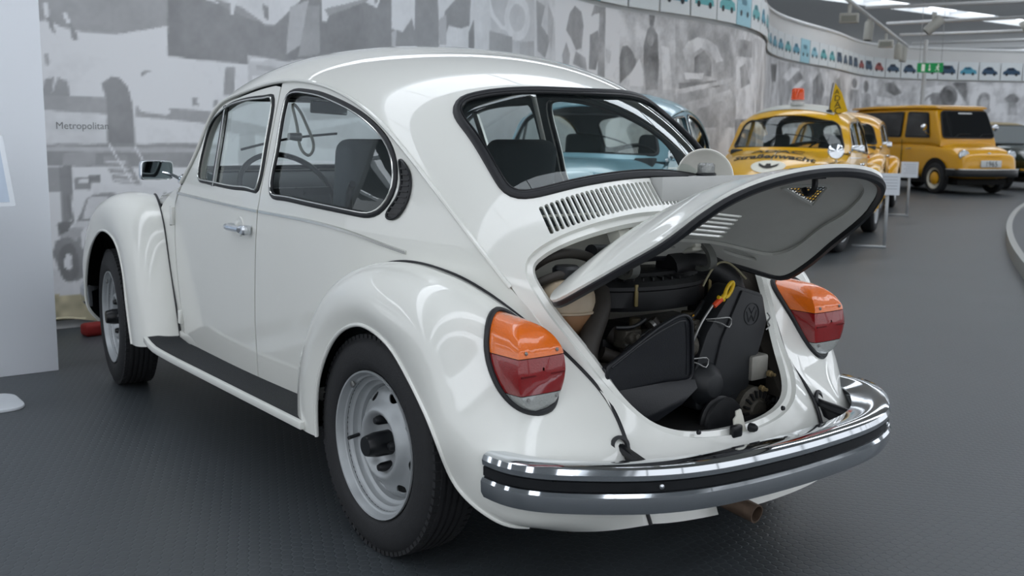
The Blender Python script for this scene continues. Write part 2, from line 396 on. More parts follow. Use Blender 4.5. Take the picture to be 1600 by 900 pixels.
def make_body(root, paint):
    pm = (paint, LINER); parts = {}
    L = SB[-1]
    slots = []
    for k in range(-24, 25):
        y = k*.0157; z0, z1 = 2.600, 2.680+.012*abs(y)/.38; c = []
        for a in np.linspace(-math.pi/2, math.pi/2, 5): c.append((z1-.004+.0056*math.cos(a), y+.0056*math.sin(a)))
        for a in np.linspace(math.pi/2, 3*math.pi/2, 5): c.append((z0+.004+.0056*math.cos(a), y+.0056*math.sin(a)))
        c = np.array(c); slots.append(np.stack([c[:, 0], v_of(c[:, 0], c[:, 1])], 1))
    nv = lambda y: float(v_of(np.float64(L), y))
    def notch(sg): return [(L, nv(.245*sg)), (L-.05, nv(.24*sg)), (L-.068, nv(.215*sg)), (L-.068, nv(.19*sg)), (L-.05, nv(.17*sg)), (L, nv(.168*sg))]
    out = [(0, -WT), (L, -WT), (L, nv(.055)), (L-.045, nv(.06)), (L-.066, nv(.085)), (L-.066, nv(.14)), (L-.045, nv(.165)), (L, nv(.17)), (L, WT), (0, WT)]
    parts['roof'] = panel('roof_shell', FB, out, [FRONT_WIN, REAR_WIN, OPEN_UV]+slots, .03, pm, root, .010)
    # side panels
    g = curve(GUT, 60)
    gi = g+np.array([0, -.006])
    quarter = [(.58, .28), (.985, .28), (.985, .30), (.966, .51), (.925, .742), (.895, .94), (.905, 1.06), (.922, 1.22), (.918, 1.33)]
    q2 = [tuple(q) for q in gi if q[0] < .90]
    quarter = [(.58, .28), (.987, .28), (.983, .32), (.962, .51), (.921, .742), (.889, .94), (.886, 1.06), (.897, 1.22), (.903, 1.328)]+q2+[(-.36, .725), (-.415, .655), (-.42, .60), (-.25, .66), (-.1, .735), (.07, .75), (.2, .71), (.33, .64), (.44, .545), (.54, .42), (.565, .30)]
    def yq(name, poly, holes, th):
        a = panel(name, FY, poly, holes, .03, pm, root, th, flip=True); parts[name] = a; parts[name+'_r'] = mirror_obj(a); return a
    yq('quarter_panel', quarter, [QUARTER_WIN], .012)
    door = [(1.752, .30), (1.760, .52), (1.757, .70), (1.728, .87), (1.685, .918)]+[tuple(q+np.array([-.012, -.012])) for q in g if 1.655 > q[0] > .925]+[(.912, 1.318), (.904, 1.22), (.893, 1.06), (.896, .94), (.928, .742), (.969, .51), (.990, .32), (.995, .285)]
    d = yq('door', door, [DOOR_WIN], .030)
    cowl = [(1.765, .29), (2.05, .29), (2.05, .80), (1.93, .86), (1.75, .925), (1.692, .932), (1.735, .873), (1.764, .70), (1.767, .52), (1.759, .30)]
    yq('cowl_side', cowl, [], .012)
    # gutters, beading, trims
    G3 = curve(np.array(BG[:10]), 90)
    a = MB().tube(G3+np.array([0, .004, 0]), .0065, 8).build('rain_gutter', paint, root); mirror_obj(a)
    tr = curve([(1.70, .915), (1.384, .908), (1.1, .902), (.90, .897)], 30); P, N = surf_path(FY, tr)
    a = MB().sweep([(-.006, 0), (-.004, .005), (.004, .005), (.006, 0)], P, -N, closed=False).build('door_trim', ALU, root); mirror_obj(a)
    tr = curve([(.884, .897), (.70, .895), (.465, .888), (.25, .869), (.127, .851), (.035, .838)], 40); P, N = surf_path(FY, tr)
    a = MB().sweep([(-.006, 0), (-.004, .005), (.004, .005), (.006, 0)], P, -N, closed=False).build('waist_trim', ALU, root); mirror_obj(a)
    # window seals and panes
    for nm, poly, par in (('door', DOOR_WIN, d), ('quarter', QUARTER_WIN, parts['quarter_panel'])):
        ins = offset_loop(poly, .008)
        a = seal(nm+'_window_seal', FY, ins, .010 if nm == 'quarter' else .0065, .008 if nm == 'quarter' else .005, RUBBER, root, True); mirror_obj(a)
        b = seal(nm+'_window_trim', FY, offset_loop(poly, .013), .003, .0035, ALU, root, True, .0065); mirror_obj(b)
        c = panel(nm+'_window_pane', FY, offset_loop(poly, .010), (), .06, (GLASS,), root, 0, True, -.010); mirror_obj(c)
    P, N = surf_path(FY, curve([(1.365, 1.258), (1.335, 1.10), (1.318, .962)], 12))
    a = MB().sweep([(-.009, -.012), (-.009, .004), (.009, .004), (.009, -.012)], P, -N, closed=False).build('vent_window_bar', [BLACKP], root); mirror_obj(a)
    P, N = surf_path(FY, curve([(1.353, 1.255), (1.323, 1.10), (1.306, .962)], 12))
    a = MB().sweep([(-.004, -.005), (-.004, .006), (.004, .006), (.004, -.005)], P, -N, closed=False).build('vent_window_trim', [ALU], root); mirror_obj(a)
    seal('rear_window_seal', FB, offset_loop(REAR_WIN, .012), .0125, .011, RUBBER, root)
    seal('rear_window_gasket_lip', FB, offset_loop(REAR_WIN, .027), .004, .006, BLACKP, root)
    panel('rear_window_pane', FB, offset_loop(REAR_WIN, .014), (), .05, (GLASS,), root, 0, False, -.006)
    seal('windshield_seal', FB, offset_loop(FRONT_WIN, .010), .012, .010, RUBBER, root)
    panel('windshield_pane', FB, offset_loop(FRONT_WIN, .012), (), .06, (GLASS,), root, 0, False, -.006)
    # fenders
    fm = (paint, DARK)
    for nm, net in (('rear_fender', RFN), ('front_fender', FFN)):
        a = sheet(nm, net, root, fm, flip=nm == 'rear_fender'); parts[nm] = a
        u = np.linspace(0, net.tu[-1], 90); e = net(u, np.full(90, 1.))
        MB().tube(e, .006, 8).build('fender_lip', paint, a)
        e = net(u, np.full(90, 0.))
        N = fnormal(lambda x, y: net(x, y), np.stack([u, np.full(90, .02)], 1))*(-1 if nm == 'rear_fender' else 1)
        MB().tube(e+.0015*N, .0052, 8).build('fender_beading', BEAD, a)
        parts[nm+'_r'] = mirror_obj(a)
    # hood and nose
    hd = loop([(.06, 0), (.065, .25), (.10, .40), (.25, .425), (.6, .41), (.85, .36), (1.02, .22), (1.06, 0), (1.02, -.22), (.85, -.36), (.6, -.41), (.25, -.425), (.10, -.40), (.065, -.25)], 80)
    parts['nose'] = panel('nose_panel', FH, [(0, -.5), (SH[-1], -.5), (SH[-1], .5), (0, .5)], [hd], .035, (paint, DARK), root, .008)
    parts['hood'] = panel('hood', lambda s, v: FH(s, v), offset_loop(hd, .003), (), .035, (paint, DARK), root, .012, off=.004)
    cr = np.stack([np.linspace(.12, 1.0, 30), np.zeros(30)], 1); P, N = surf_path(FH, cr)
    MB().sweep([(-.008, 0), (-.004, .006), (.004, .006), (.008, 0)], P, N, closed=False).build('hood_trim', ALU, root)
    # floor and wheel housings
    MB().box((1.25, 0, .235), (2.9, 1.16, .03)).build('floor_pan', DARK, root)
    for sg in (1, -1):
        MB().prism([(-.45, .12), (.62, .12), (.62, .5), (.4, .68), (.1, .76), (-.15, .76), (-.33, .66), (-.47, .45)], .36, .40, lambda a, b, c: (a, c*sg, b)).build('rear_wheel_housing', DARK, root)
        MB().prism([(1.86, .2), (2.8, .2), (2.7, .55), (2.45, .76), (2.2, .82), (2.0, .79), (1.9, .6)], .30, .34, lambda a, b, c: (a, c*sg, b)).build('front_wheel_housing', DARK, root)
        MB().box((2.0, .5*sg, .52), (.02, .24, .5)).build('front_bulkhead', DARK, root)
        MB().box((.60, .5*sg, .46), (.02, .24, .36)).build('rear_bulkhead', DARK, root)
        MB().box((1.25, .60*sg, .285), (1.34, .05, .10)).build('sill', paint, root, bevel=.008)
    return parts

RIBS = []
for i in range(24):
    y = .625+i*.0062; RIBS += [(y, .298), (y+.0034, .298), (y+.0040, .2945), (y+.0056, .2945)]
def make_running_board(root, sg, paint):
    xs = np.linspace(.36, 1.83, 24)
    def inner(x): return float(YS(x, .30))-.02
    def outer(x): return .778-.012*max(0, (x-1.4)/.4)**2
    def zz(x): return .02*max(0, (x-1.68)/.15)**2
    V = []
    for x in xs:
        a, b = inner(x), outer(x)-.012; r = [(a+(b-a)*(q[0]-.625)/(.149), q[1]+zz(x)) for q in RIBS]
        V.append([(x, y*sg, z) for y, z in r])
    m = MB().grid(np.array(V), flip=sg < 0)
    rb = m.build('running_board', mat('ribbed_rubber_mat', '2a2d31', .6, 0, .15, 50), root, smooth=25, fix=False)
    P = np.array([(x, (outer(x)-.006)*sg, .288+zz(x)) for x in xs]); N = np.tile((0, 0, 1.), (len(xs), 1))
    MB().sweep([(-.009, -.012), (-.009, .012), (.009, .012), (.009, -.012)], P, N, closed=False).build('edge_moulding', paint, rb, bevel=.003)
    MB().add([(x, (inner(x) if k == 0 else outer(x)-.01)*sg, .277+zz(x)) for x in xs for k in (0, 1)], [(2*i, 2*i+1, 2*i+3, 2*i+2) for i in range(len(xs)-1)]).build('underside', DARK, rb)
    return rb

HSP = Spl([0, .03, .058, .072, .084, .095, .107, .122, .138, .150, .160], [.022, .022, .022, .032, .050, .057, .049, .034, .026, .016, .002])
def make_wheel(root, loc, sg, steer=0., rear=True, hub='black', cap=None):
    """wheel with outer face towards +y (sg = 1)"""
    R, W = .312, .078
    piv = lambda o: o
    disc = []
    def H(r):   # face height (local y) of the pressed steel disc
        return HSP(np.clip(r, 0, .160))[..., 0]
    def FD(a, b):
        a = np.asarray(a, float); b = np.asarray(b, float); r = np.hypot(a, b)
        hh = H(r); return np.stack([a, hh, b], -1)
    an = np.linspace(0, 2*math.pi, 64, endpoint=False); out = np.stack([.160*np.cos(an), .160*np.sin(an)], 1); holes = []
    for k in range(8):
        t = k*math.pi/4+.25; c = np.array([math.cos(t), math.sin(t)]); n = np.array([-c[1], c[0]])
        holes.append(np.array([c*(.1380+.0135*math.sin(q))+n*(.023*math.cos(q)*(1-.25*abs(math.sin(q)))) for q in np.linspace(0, 2*math.pi, 14, endpoint=False)]))
    w = empty('wheel', loc, 0, root)
    w.rotation_euler = (0, 0, (0 if sg > 0 else math.pi)+steer)
    panel('wheel_disc', FD, out, holes, .009, (RIM, DARK), w, .004, flip=True)
    prof = [(.163, .006), (.165, .018), (.174, .021), (.1765, .024), (.178, .038), (.187, .041), (.1895, .044), (.191, .056), (.199, .060), (.205, .066), (.2095, .073), (.2085, .078), (.204, .077), (.199, .068)]
    MB().lathe([(.158, -.055), (.159, .0)]+prof+[(.194, .05), (.172, .0), (.172, -.055)], (0, 0, 0), (0, 1, 0), 72, closed=True).build('rim', RIM, w)
    tp = [(.198, .052), (.206, .063), (.2125, .072), (.222, .079), (.238, .083), (.262, .083), (.283, .079), (.296, .071), (.303, .062), (.3065, .052)]
    trd = []
    for i in range(5):
        y = .050-i*.0215; trd += [(.3115, y), (.312, y-.012), (.3065, y-.0135), (.3065, y-.0205)]
    tp2 = tp+trd+[(r, -h) for r, h in tp[::-1]]
    m = MB().lathe(tp2+[(.19, -.05), (.19, .05)], (0, 0, 0), (0, 1, 0), 96, closed=True)
    ty = m.build('tyre', TYRE, w, smooth=28)
    m = MB()
    for k in range(80):                                   # shoulder tread blocks
        t = k*2*math.pi/80
        for s_ in (1, -1):
            c = np.array([math.cos(t+.02*s_), 0, math.sin(t+.02*s_)]); tg = np.array([-c[2], 0, c[0]])
            R3 = np.stack([tg, (0, 1, 0), c], 1); m.box(c*.3035+np.array([0, .0585*s_, 0]), (.0165, .021, .013), R3)
    m.build('tread_blocks', TYRE, w, smooth=0)['kind'] = 'stuff'
    if hub == 'black':
        MB().lathe([(.036, .016), (.035, .066), (.029, .094), (.027, .098), (0, .098)], (0, 0, 0), (0, 1, 0), 28).build('hub_cap', BLACKP, w)
        for k in range(4):
            t = k*math.pi/2+math.radians(8); c = np.array([.066*math.sin(t), 0, .066*math.cos(t)])
            MB().lathe([(.0145, .022), (.013, .052), (.009, .062), (0, .063)], c, (0, 1, 0), 14).build('lug_cap', BLACKP, w)
    else:
        MB().lathe([(.128, .030), (.125, .046), (.10, .068), (.05, .082), (0, .085)], (0, 0, 0), (0, 1, 0), 40).build('hub_cap', CHROME if cap is None else cap, w)
    t = math.radians(190); c = np.array([.168*math.cos(t)*-1, 0, .168*math.sin(t)])
    MB().cyl((.172, .022, -.02), (.152, .066, -.018), .0055).build('valve_stem', RUBBER, w)
    MB().box((.125, .066, .150), (.018, .008, .022), Matrix.Rotation(.7, 3, 'Y')).build('balance_weight', STEEL, w, bevel=.002)
    return w

def make_bumper(root):
    half = [(-.50, .714), (-.58, .708), (-.65, .675), (-.723, .603), (-.822, .459), (-.868, .327), (-.889, .16), (-.895, 0)]
    H = np.array(half); pts = np.concatenate([H, H[-2::-1]*[1, -1]]); c = curve(pts, 110)
    P = np.concatenate([c, np.zeros((110, 1))], 1); N = np.tile((0, 0, 1.), (110, 1))
    o = [(-.100, .402), (-.045, .415), (-.006, .417), (.004, .412), (.010, .400), (.008, .387), (.001, .384), (.001, .358), (.008, .356), (.013, .348), (.012, .320), (.004, .305), (-.02, .297)]
    i = [(a-.004, b-.004 if b > .37 else b+.004) for a, b in o][::-1]
    i = [(-.021, .302), (-.001, .309), (.006, .322), (.007, .347), (.004, .351), (-.004, .353), (-.004, .389), (.003, .392), (.004, .400), (.000, .407), (-.008, .411), (-.045, .410), (-.100, .397)]
    prof = o+i
    b = MB().sweep(prof, P, N, closed=False).build('rear_bumper', CHROME, root, smooth=30)
    MB().sweep([(.001, .384), (.0055, .382), (.0055, .360), (.001, .358)], P, N, closed=False).build('bumper_strip', BLACKP, b)
    for sg in (1, -1):
        k = int(np.argmin(np.abs(c[:, 1]-.452*sg))); t = nrm(c[k+1]-c[k-1]); n = np.array([-t[1], t[0]]); n = n if n[0] < 0 else -n
        q = np.array([c[k][0]+n[0]*.004, c[k][1]+n[1]*.004, .371])
        MB().lathe([(.007, 0), (.006, .004), (0, .006)], q, (n[0], n[1], 0), 12).build('bumper_bolt', CHROME, b)
        MB().prism([(-.62, .385), (-.80, .36), (-.80, .315), (-.72, .31), (-.62, .35)], .385, .393, lambda x, z, y: (x, (y+(x+.62)*-.15)*sg, z+.03)).build('bumper_bracket', BLACKP, b)
    return b

def make_lamp(root, fend):
    """tail lamp on the left rear fender"""
    ring = loop([(.57, .718), (.610, .703), (.637, .66), (.646, .60), (.636, .55), (.608, .516), (.57, .503), (.532, .512), (.506, .547), (.496, .60), (.502, .655), (.528, .702)], 56)
    fx = lambda z: np.interp(z, [.50, .52, .60, .655, .685, .705, .72], [-.524, -.532, -.538, -.530, -.508, -.480, -.445])
    bm = bmesh.new(); bm.from_mesh(fend.data); tree = BVHTree.FromBMesh(bm); bm.free()
    ctr = np.array([.571, .61]); base = []; nrml = []
    for y, z in ring:
        q = ctr+(np.array([y, z])-ctr)*1.07
        h = tree.ray_cast(Vector((-1.2, q[0], q[1])), Vector((1, 0, 0)))
        base.append(tuple(h[0]) if h[0] else (-.42, q[0], q[1])); nrml.append(tuple(h[1]) if h[0] else (-1, 0, 0))
    base = np.array(base); nrml = nrm(np.array(nrml))
    face = np.array([(fx(z), y, z) for y, z in ring])
    k = 8; rows = [base+np.array([.012, 0, 0])]
    for t in np.linspace(.0, 1, k)[1:]:
        q = base+(face-base)*t; c = np.array([0, *ctr]); q[:, 1:] = c[1:]+(q[:, 1:]-c[1:])*(1 if t < .9 else .985); rows.append(q)
    for sc in (.93, .8, .6, .4, .2, .04):
        yz = ctr+(ring-ctr)*sc; rows.append(np.array([(fx(z)-.006*(1-sc)**.5*(1 if z < .66 else .6), y, z) for y, z in yz]))
    V = np.array(rows); n = len(ring)
    root_l = empty('tail_lamp', (0, 0, 0), 0, root)
    AM = mat('amber_lens', 'e06a10', .10, 0, .10, 160, coat=.8, bump=.25, bscale=260); RD = mat('red_lens', '860a0e', .10, 0, .15, 160, coat=.8, bump=.25, bscale=260); CL = mat('clear_lens', 'a9aca9', .12, .2, .2, 220, coat=.8, bump=.5, bscale=300)
    cuts = [(.640, .80), (.548, .638), (.40, .546)]
    for (z0, z1), m_, nm in zip(cuts, (AM, RD, CL), ('amber_lens', 'red_lens', 'clear_lens')):
        b = bmesh.new(); vs = [b.verts.new(p) for p in V.reshape(-1, 3)]
        for i in range(len(V)-1):
            for j in range(n): b.faces.new((vs[i*n+j], vs[i*n+(j+1) % n], vs[(i+1)*n+(j+1) % n], vs[(i+1)*n+j]))
        tilt = Vector((0, 0, 1))
        bmesh.ops.bisect_plane(b, geom=b.verts[:]+b.edges[:]+b.faces[:], plane_co=(0, 0, z1), plane_no=tilt, clear_outer=True)
        bmesh.ops.bisect_plane(b, geom=b.verts[:]+b.edges[:]+b.faces[:], plane_co=(0, 0, z0), plane_no=tilt, clear_inner=True)
        bmesh.ops.recalc_face_normals(b, faces=b.faces)
        me = bpy.data.meshes.new(nm); b.to_mesh(me); b.free(); me.materials.append(m_)
        me.polygons.foreach_set('use_smooth', [True]*len(me.polygons)); me.set_sharp_from_angle(angle=math.radians(38)); link(bpy.data.objects.new(nm, me), root_l)
    inner = ctr+(ring-ctr)*.94
    MB().prism([tuple(q) for q in inner], -.50, -.38, lambda y, z, x: (min(x, -.38) if x > -.45 else fx(z)+.012, y, z)).build('lamp_core', mat('lamp_core', '3a1210', .6), root_l)
    MB().sweep([(.0085*math.cos(a), .0085*math.sin(a)) for a in np.linspace(0, 2*math.pi, 8, endpoint=False)], base+nrml*.002, nrml).build('lamp_gasket', RUBBER, root_l)
    for y, z in ((.523, .652), (.619, .652), (.523, .537), (.612, .537)):
        MB().lathe([(.005, 0), (.004, .003), (0, .0035)], (fx(z)-.003, y, z), (-1, 0, 0), 10).build('lens_screw', STEEL, root_l)
    MB().sweep([(-.002, -.004), (-.002, .002), (.002, .002), (.002, -.004)], np.array([(fx(.6)-.0025, y, .596) for y in np.linspace(.503, .638, 8)]), np.tile((-1., 0, 0), (8, 1)), closed=False).build('lens_rib', mat('red_lens_dark', '5e0a0d', .2), root_l)
    return root_l

def arc_pts(*P, n=16): return curve(np.array(P, float), n)
# ------------------------------------------------------------------ engine lid
LID_A, LID_T, LID_K, LID_H = -1.4957, (.055, -.099), 1.075, (-.39, .93)
def lid_matrix():
    c, s = math.cos(LID_A), math.sin(LID_A); k = LID_K; hx, hz = LID_H; tx, tz = LID_T
    return Matrix(((c*k, 0, -s*k, hx+tx-k*(c*hx-s*hz)), (0, 1, 0, 0), (s*k, 0, c*k, hz+tz-k*(s*hx+c*hz)), (0, 0, 0, 1)))
S_LO, S_HI = OPEN_UV[:, 0].min(), OPEN_UV[:, 0].max()
def FL(s, v):
    s = np.asarray(s, float); v = np.asarray(v, float); a = np.clip((s-S_LO)/(S_HI-S_LO), 0, 1)
    b = np.maximum(0, 1-(v/.50)**2)*np.sin(np.pi*a)**.8*.028
    q = FB(s, v).copy(); q[..., 0] -= b*.75; q[..., 2] += b*.62; return q
FL.sign = -1
def lid_slot(s, y0, y1, hw=.0055):
    c = [(s+hw*math.cos(a), y1-hw+hw*math.sin(a)) for a in np.linspace(0, math.pi, 6)]
    c = [(s+hw*math.sin(a), y1+hw*math.cos(a)) for a in np.linspace(math.pi/2, -math.pi/2, 6)]+[(s+hw*math.sin(a), y0-hw*math.cos(a)) for a in np.linspace(-math.pi/2, math.pi/2, 6)]
    c = np.array(c); return np.stack([c[:, 0], v_of(c[:, 0], c[:, 1])], 1)
def make_lid(root, paint, opened=True):
    slots = []
    for k in range(6):
        for sg in (1, -1):
            a, b = sorted((sg*.022, sg*(.205-.006*k))); slots.append(lid_slot(S_LO+.115+k*.0215, a, b))
    def yv(s, y): return (s, float(v_of(np.float64(s), y)))
    tri = rpoly([(S_HI-.246, -.143), (S_HI-.136, -.258), (S_HI-.258, -.344)], .03, 5)
    out = offset_loop(OPEN_UV, .002)
    lid = panel('engine_lid', FL, out, slots+[tri], .026, (paint, GREYP), root, .010)
    edge, N = surf_path(FL, offset_loop(OPEN_UV, .010))
    MB().sweep([(.012*math.cos(a), -.017+.012*math.sin(a)) for a in np.linspace(0, 2*math.pi, 8, endpoint=False)], edge, N).build('lid_seal', RUBBER, lid)
    # inner skin, flatter than the outer one, and its raised border with oblong recesses
    o2 = offset_loop(OPEN_UV, .020); i2 = []
    for s, v in OPEN_UV:
        f = (s-S_LO)/(S_HI-S_LO); i2.append((S_LO+.088+(s-S_LO)*.80, v*(.80 if f > .15 else .78)))
    i2 = np.array(i2); i2 = loop(i2[::4], 80)
    ov = []
    for y in (.30, .0, -.30):
        cx = np.array([(S_LO+.058+.016*math.sin(a)+.11*abs(y)**1.6, y+.062*math.cos(a)) for a in np.linspace(0, 2*math.pi, 16, endpoint=False)]); ov.append(np.stack([cx[:, 0], v_of(cx[:, 0], cx[:, 1])], 1))
    panel('lid_inner_frame', FL, o2, [i2]+ov, .03, (GREYP, GREYP), lid, .005, off=-.0175)
    m = MB(); P, N = surf_path(FL, i2)
    m.sweep([(0, -.012), (.0, -.0225)], P, N, pclosed=False); m.build('frame_wall', GREYP, lid, fix=False)
    for c in ov:
        P, N = surf_path(FL, c); mm = MB().sweep([(0, -.012), (0, -.020)], P, N, pclosed=False); mm.build('recess_wall', GREYP, lid, fix=False)
    # wire mesh over the triangular vent
    m = MB(); wire = mat('vent_mesh_wire', '4a4b4a', .5, .4)
    for k, d in ((11, (.9, .44)), (8, (-.45, .89))):
        d = np.array(d); n2 = np.array([-d[1], d[0]]); cc = tri.mean(0)
        for q in np.linspace(-.12, .12, k*2):
            L_ = np.array([cc+n2*q+d*t for t in np.linspace(-.2, .2, 80)]); L_ = L_[inside(L_, tri)]
            if len(L_) > 2: P, N = surf_path(FL, L_[[0, len(L_)//2, -1]]); m.tube(P-N*.006, .0017, 5)
    m.build('vent_mesh', wire, lid)['kind'] = 'stuff'
    P, N = surf_path(FL, tri); MB().sweep([(.006*math.cos(a), -.0105+.005*math.sin(a)) for a in np.linspace(0, 2*math.pi, 6, endpoint=False)], P, N).build('vent_frame', GREYP, lid)
    q, n = surf_path(FL, np.array([(S_HI-.10, -.085)])); q, n = q[0], n[0]; tdir = nrm(FL(S_HI-.20, -.10)-FL(S_HI-.08, -.085))
    hook = [q-n*.010, q-n*.030, q-n*.048+tdir*.004, q-n*.056+tdir*.018, q-n*.050+tdir*.032, q-n*.040+tdir*.036]
    MB().tube(curve(hook, 14), .0075, 8).box(q-n*.016, (.012, .05, .03)).build('latch_hook', BLACKP, lid)
    if opened: lid.matrix_local = lid_matrix()
    return lid

def make_engine(root):
    dk = mat('engine_black', '18191b', .5, 0, .5, 30, rnoise=.2); cast = mat('cast_alloy', '4a4740', .6, .4, .5, 50, bump=.3); vin = mat('black_vinyl', '121419', .38, 0, .2, 60, bump=.15, bscale=300)
    P, N = surf_path(FB, OPEN_UV)
    prof = [(0, .0), (.004, -.013), (.019, -.016), (.024, -.032), (.0235, -.033), (.017, -.018), (.002, -.015), (-.003, -.004)]
    T = np.roll(P, -1, 0)-np.roll(P, 1, 0); sg_ = 1 if (np.cross(T, N)*(P.mean(0)-P)).sum() > 0 else -1
    MB().sweep([(a*sg_, b) for a, b in prof], P, N).build('lid_seat_flange', PAINT, root)
    MB().box((-.13, 0, .66), (.02, .86, .56)).build('engine_firewall', INNERW, root)
    for sg in (1, -1):
        MB().add([(-.13, .45*sg, .40), (-.13, .45*sg, .92), (-.33, .45*sg, .80), (-.42, .42*sg, .64), (-.52, .365*sg, .52), (-.55, .34*sg, .40)], [(0, 1, 2, 3, 4, 5)]).build('engine_side_wall', mat('engine_tin_dirty', '4a453f', .8, 0, .5, 12), root, smooth=0)
        MB().box((-.345, .14*sg, .885), (.05, .045, .10), Matrix.Rotation(.5, 3, 'Y')).box((-.36, .14*sg, .838), (.06, .07, .012), Matrix.Rotation(.3, 3, 'Y')).build('lid_hinge_post', INNERW, root, bevel=.006)
        hp = curve([(-.375, 0, .865), (-.415, 0, .83), (-.42, 0, .80), (-.385, 0, .785), (-.35, 0, .80), (-.335, 0, .835)], 20)
        MB().sweep([(-.014, -.006), (-.014, .006), (.014, .006), (.014, -.006)], hp+np.array([0, .155*sg, 0]), nrm(np.stack([np.gradient(hp[:, 2]), 0*hp[:, 0], -np.gradient(hp[:, 0])], 1)), closed=False).build('lid_hinge_arm', mat('hinge_grey', '5d5f5b', .5), root)
    MB().box((-.33, 0, .36), (.44, .72, .02)).build('engine_floor_tin', DARK, root)
    MB().box((-.27, -.02, .50), (.22, .50, .24)).box((-.36, .10, .55), (.12, .16, .10)).box((-.40, -.02, .62), (.08, .22, .05)).build('engine_block', dk, root, bevel=.015)
    # air filter drum
    m = MB(); base = [(.0, .0), (.175, 0), (.182, .012), (.182, .055), (.190, .060), (.190, .070), (.182, .074), (.170, .082), (.115, .090), (.108, .098), (.02, .10), (0, .10)]
    m.lathe(base, (0, 0, 0), (0, 0, 1), 56); V = np.array(m.v); V[:, 1] *= 1.28; V[:, 0] *= .78; V += np.array([-.29, .01, .688]); m.v = [tuple(q) for q in V]
    af = m.build('air_filter', dk, root, smooth=28)
    m = MB()
    for k in range(40):
        t = k*2*math.pi/40; c = np.array([-.29+.148*.78*math.cos(t), .01+.148*1.28*math.sin(t), .7755]); m.box(c, (.040*.8, .004, .008), Matrix.Rotation(math.atan2(1.28*math.sin(t), .78*math.cos(t)), 3, 'Z'))
    m.build('filter_rib', dk, af, smooth=0)['kind'] = 'stuff'
    for y in (.14, -.21):
        MB().box((-.413 if y > 0 else -.365, y, .735), (.006, .012, .062)).build('filter_clip', mat('brass_clip', '7d7048', .45, .3), af, bevel=.002)
    for c, r in (((-.40, .13, .67), .016), ((-.41, -.075, .67), .022), ((-.43, .045, .655), .012)):
        MB().cyl(c, (c[0], c[1], c[2]-.05), r, r*1.1, 12).build('brass_fitting', mat('brass_fitting', '4d4636', .6, .3, .4, 60), root)
    # coolant tank
    ct = MB().lathe([(.0, .0), (.05, .005), (.076, .03), (.086, .065), (.086, .068)], (-.335, .328, .632), (0, 0, 1), 32).build('coolant_tank', mat('rusty_coolant', '8d6a4c', .35, 0, .25, 14), root)
    MB().lathe([(.086, .0), (.091, .002), (.091, .007), (.086, .009), (.085, .03), (.074, .06), (.05, .082), (.03, .09), (.03, .098), (0, .098)], (-.335, .328, .700), (0, 0, 1), 32).build('tank_upper_half', mat('tank_plastic', 'a99a84', .4, 0, .2, 18), ct)
    MB().lathe([(.036, 0), (.038, .005), (.038, .026), (.030, .034), (0, .035)], (-.335, .328, .790), (0, 0, 1), 24).build('tank_cap', BLACKP, ct)
    # hoses and cables
    hs = mat('hose_rubber', '2f2b27', .6, 0, .35, 40)
    for path, r in ((((-.36, .23, .745), (-.40, .262, .715), (-.42, .30, .666), (-.445, .345, .61), (-.46, .36, .56)), .030), (((-.43, .10, .665), (-.44, .085, .64), (-.45, .06, .61), (-.46, .02, .60)), .019), (((-.42, .27, .59), (-.45, .2, .565), (-.46, .12, .575), (-.46, .05, .61)), .020), (((-.40, .34, .55), (-.44, .25, .54), (-.47, .15, .53)), .024), (((-.38, .20, .63), (-.42, .18, .60), (-.44, .17, .55)), .024), (((-.25, .40, .80), (-.30, .36, .845), (-.31, .28, .85), (-.29, .20, .83)), .014), (((-.30, .42, .77), (-.345, .37, .80), (-.35, .30, .805), (-.33, .24, .80)), .012)):
        MB().tube(curve(path, 18), r, 12).build('coolant_hose', hs, root)
    MB().tube(curve([(-.33, -.06, .79), (-.33, -.16, .795), (-.35, -.24, .77), (-.365, -.30, .72), (-.37, -.32, .66)], 22), .042, 16).build('intake_duct', dk, root)
    MB().tube(curve([(-.29, .20, .845), (-.27, .05, .835), (-.28, -.08, .825), (-.30, -.14, .80)], 20), .024, 12).build('breather_hose', dk, root)
    MB().tube(curve([(-.42, -.12, .74), (-.41, -.18, .795), (-.40, -.24, .80), (-.41, -.32, .745)], 20), .0035, 6).build('beige_cable', mat('beige_cable', '8f8a70', .5), root)
    MB().tube(curve([(-.47, -.03, .66), (-.475, -.025, .675), (-.47, -.02, .655), (-.46, -.025, .635)], 10), .002, 6).build('yellow_wire', mat('yellow_wire', 'd79b18', .5), root)
    for c, r in (((-.455, .115, .653), .016), ((-.452, .205, .603), .014), ((-.47, .02, .668), .010)):
        MB().lathe([(r, -.006), (r*1.15, -.005), (r*1.15, .005), (r, .006)], c, (.2, .9, -.5), 16).build('hose_clamp', STEEL, root)
    # black vinyl screen
    pl = np.array([(.352, .578), (.18, .668), (.112, .693), (.075, .695), (.05, .675), (.034, .60), (.018, .505), (.10, .498), (.19, .486), (.27, .46), (.31, .47)])
    sc = MB().prism([tuple(q) for q in pl], -.515, -.503, lambda y, z, x: (x-(z-.5)*.12, y, z)).build('vinyl_screen', vin, root)
    e = np.array([(-.517-(z-.5)*.12, y, z) for y, z in rpoly(pl, .02, 4)]); MB().tube(e, .0055, 8, closed=True).build('screen_piping', vin, sc)
    e = np.array([(-.514-(z-.5)*.12, y, z) for y, z in ((.33, .578), (.17, .655), (.10, .676), (.074, .677), (.066, .66), (.052, .60), (.04, .52))]); MB().tube(curve(e, 20), .004, 8).build('screen_piping', vin, sc)
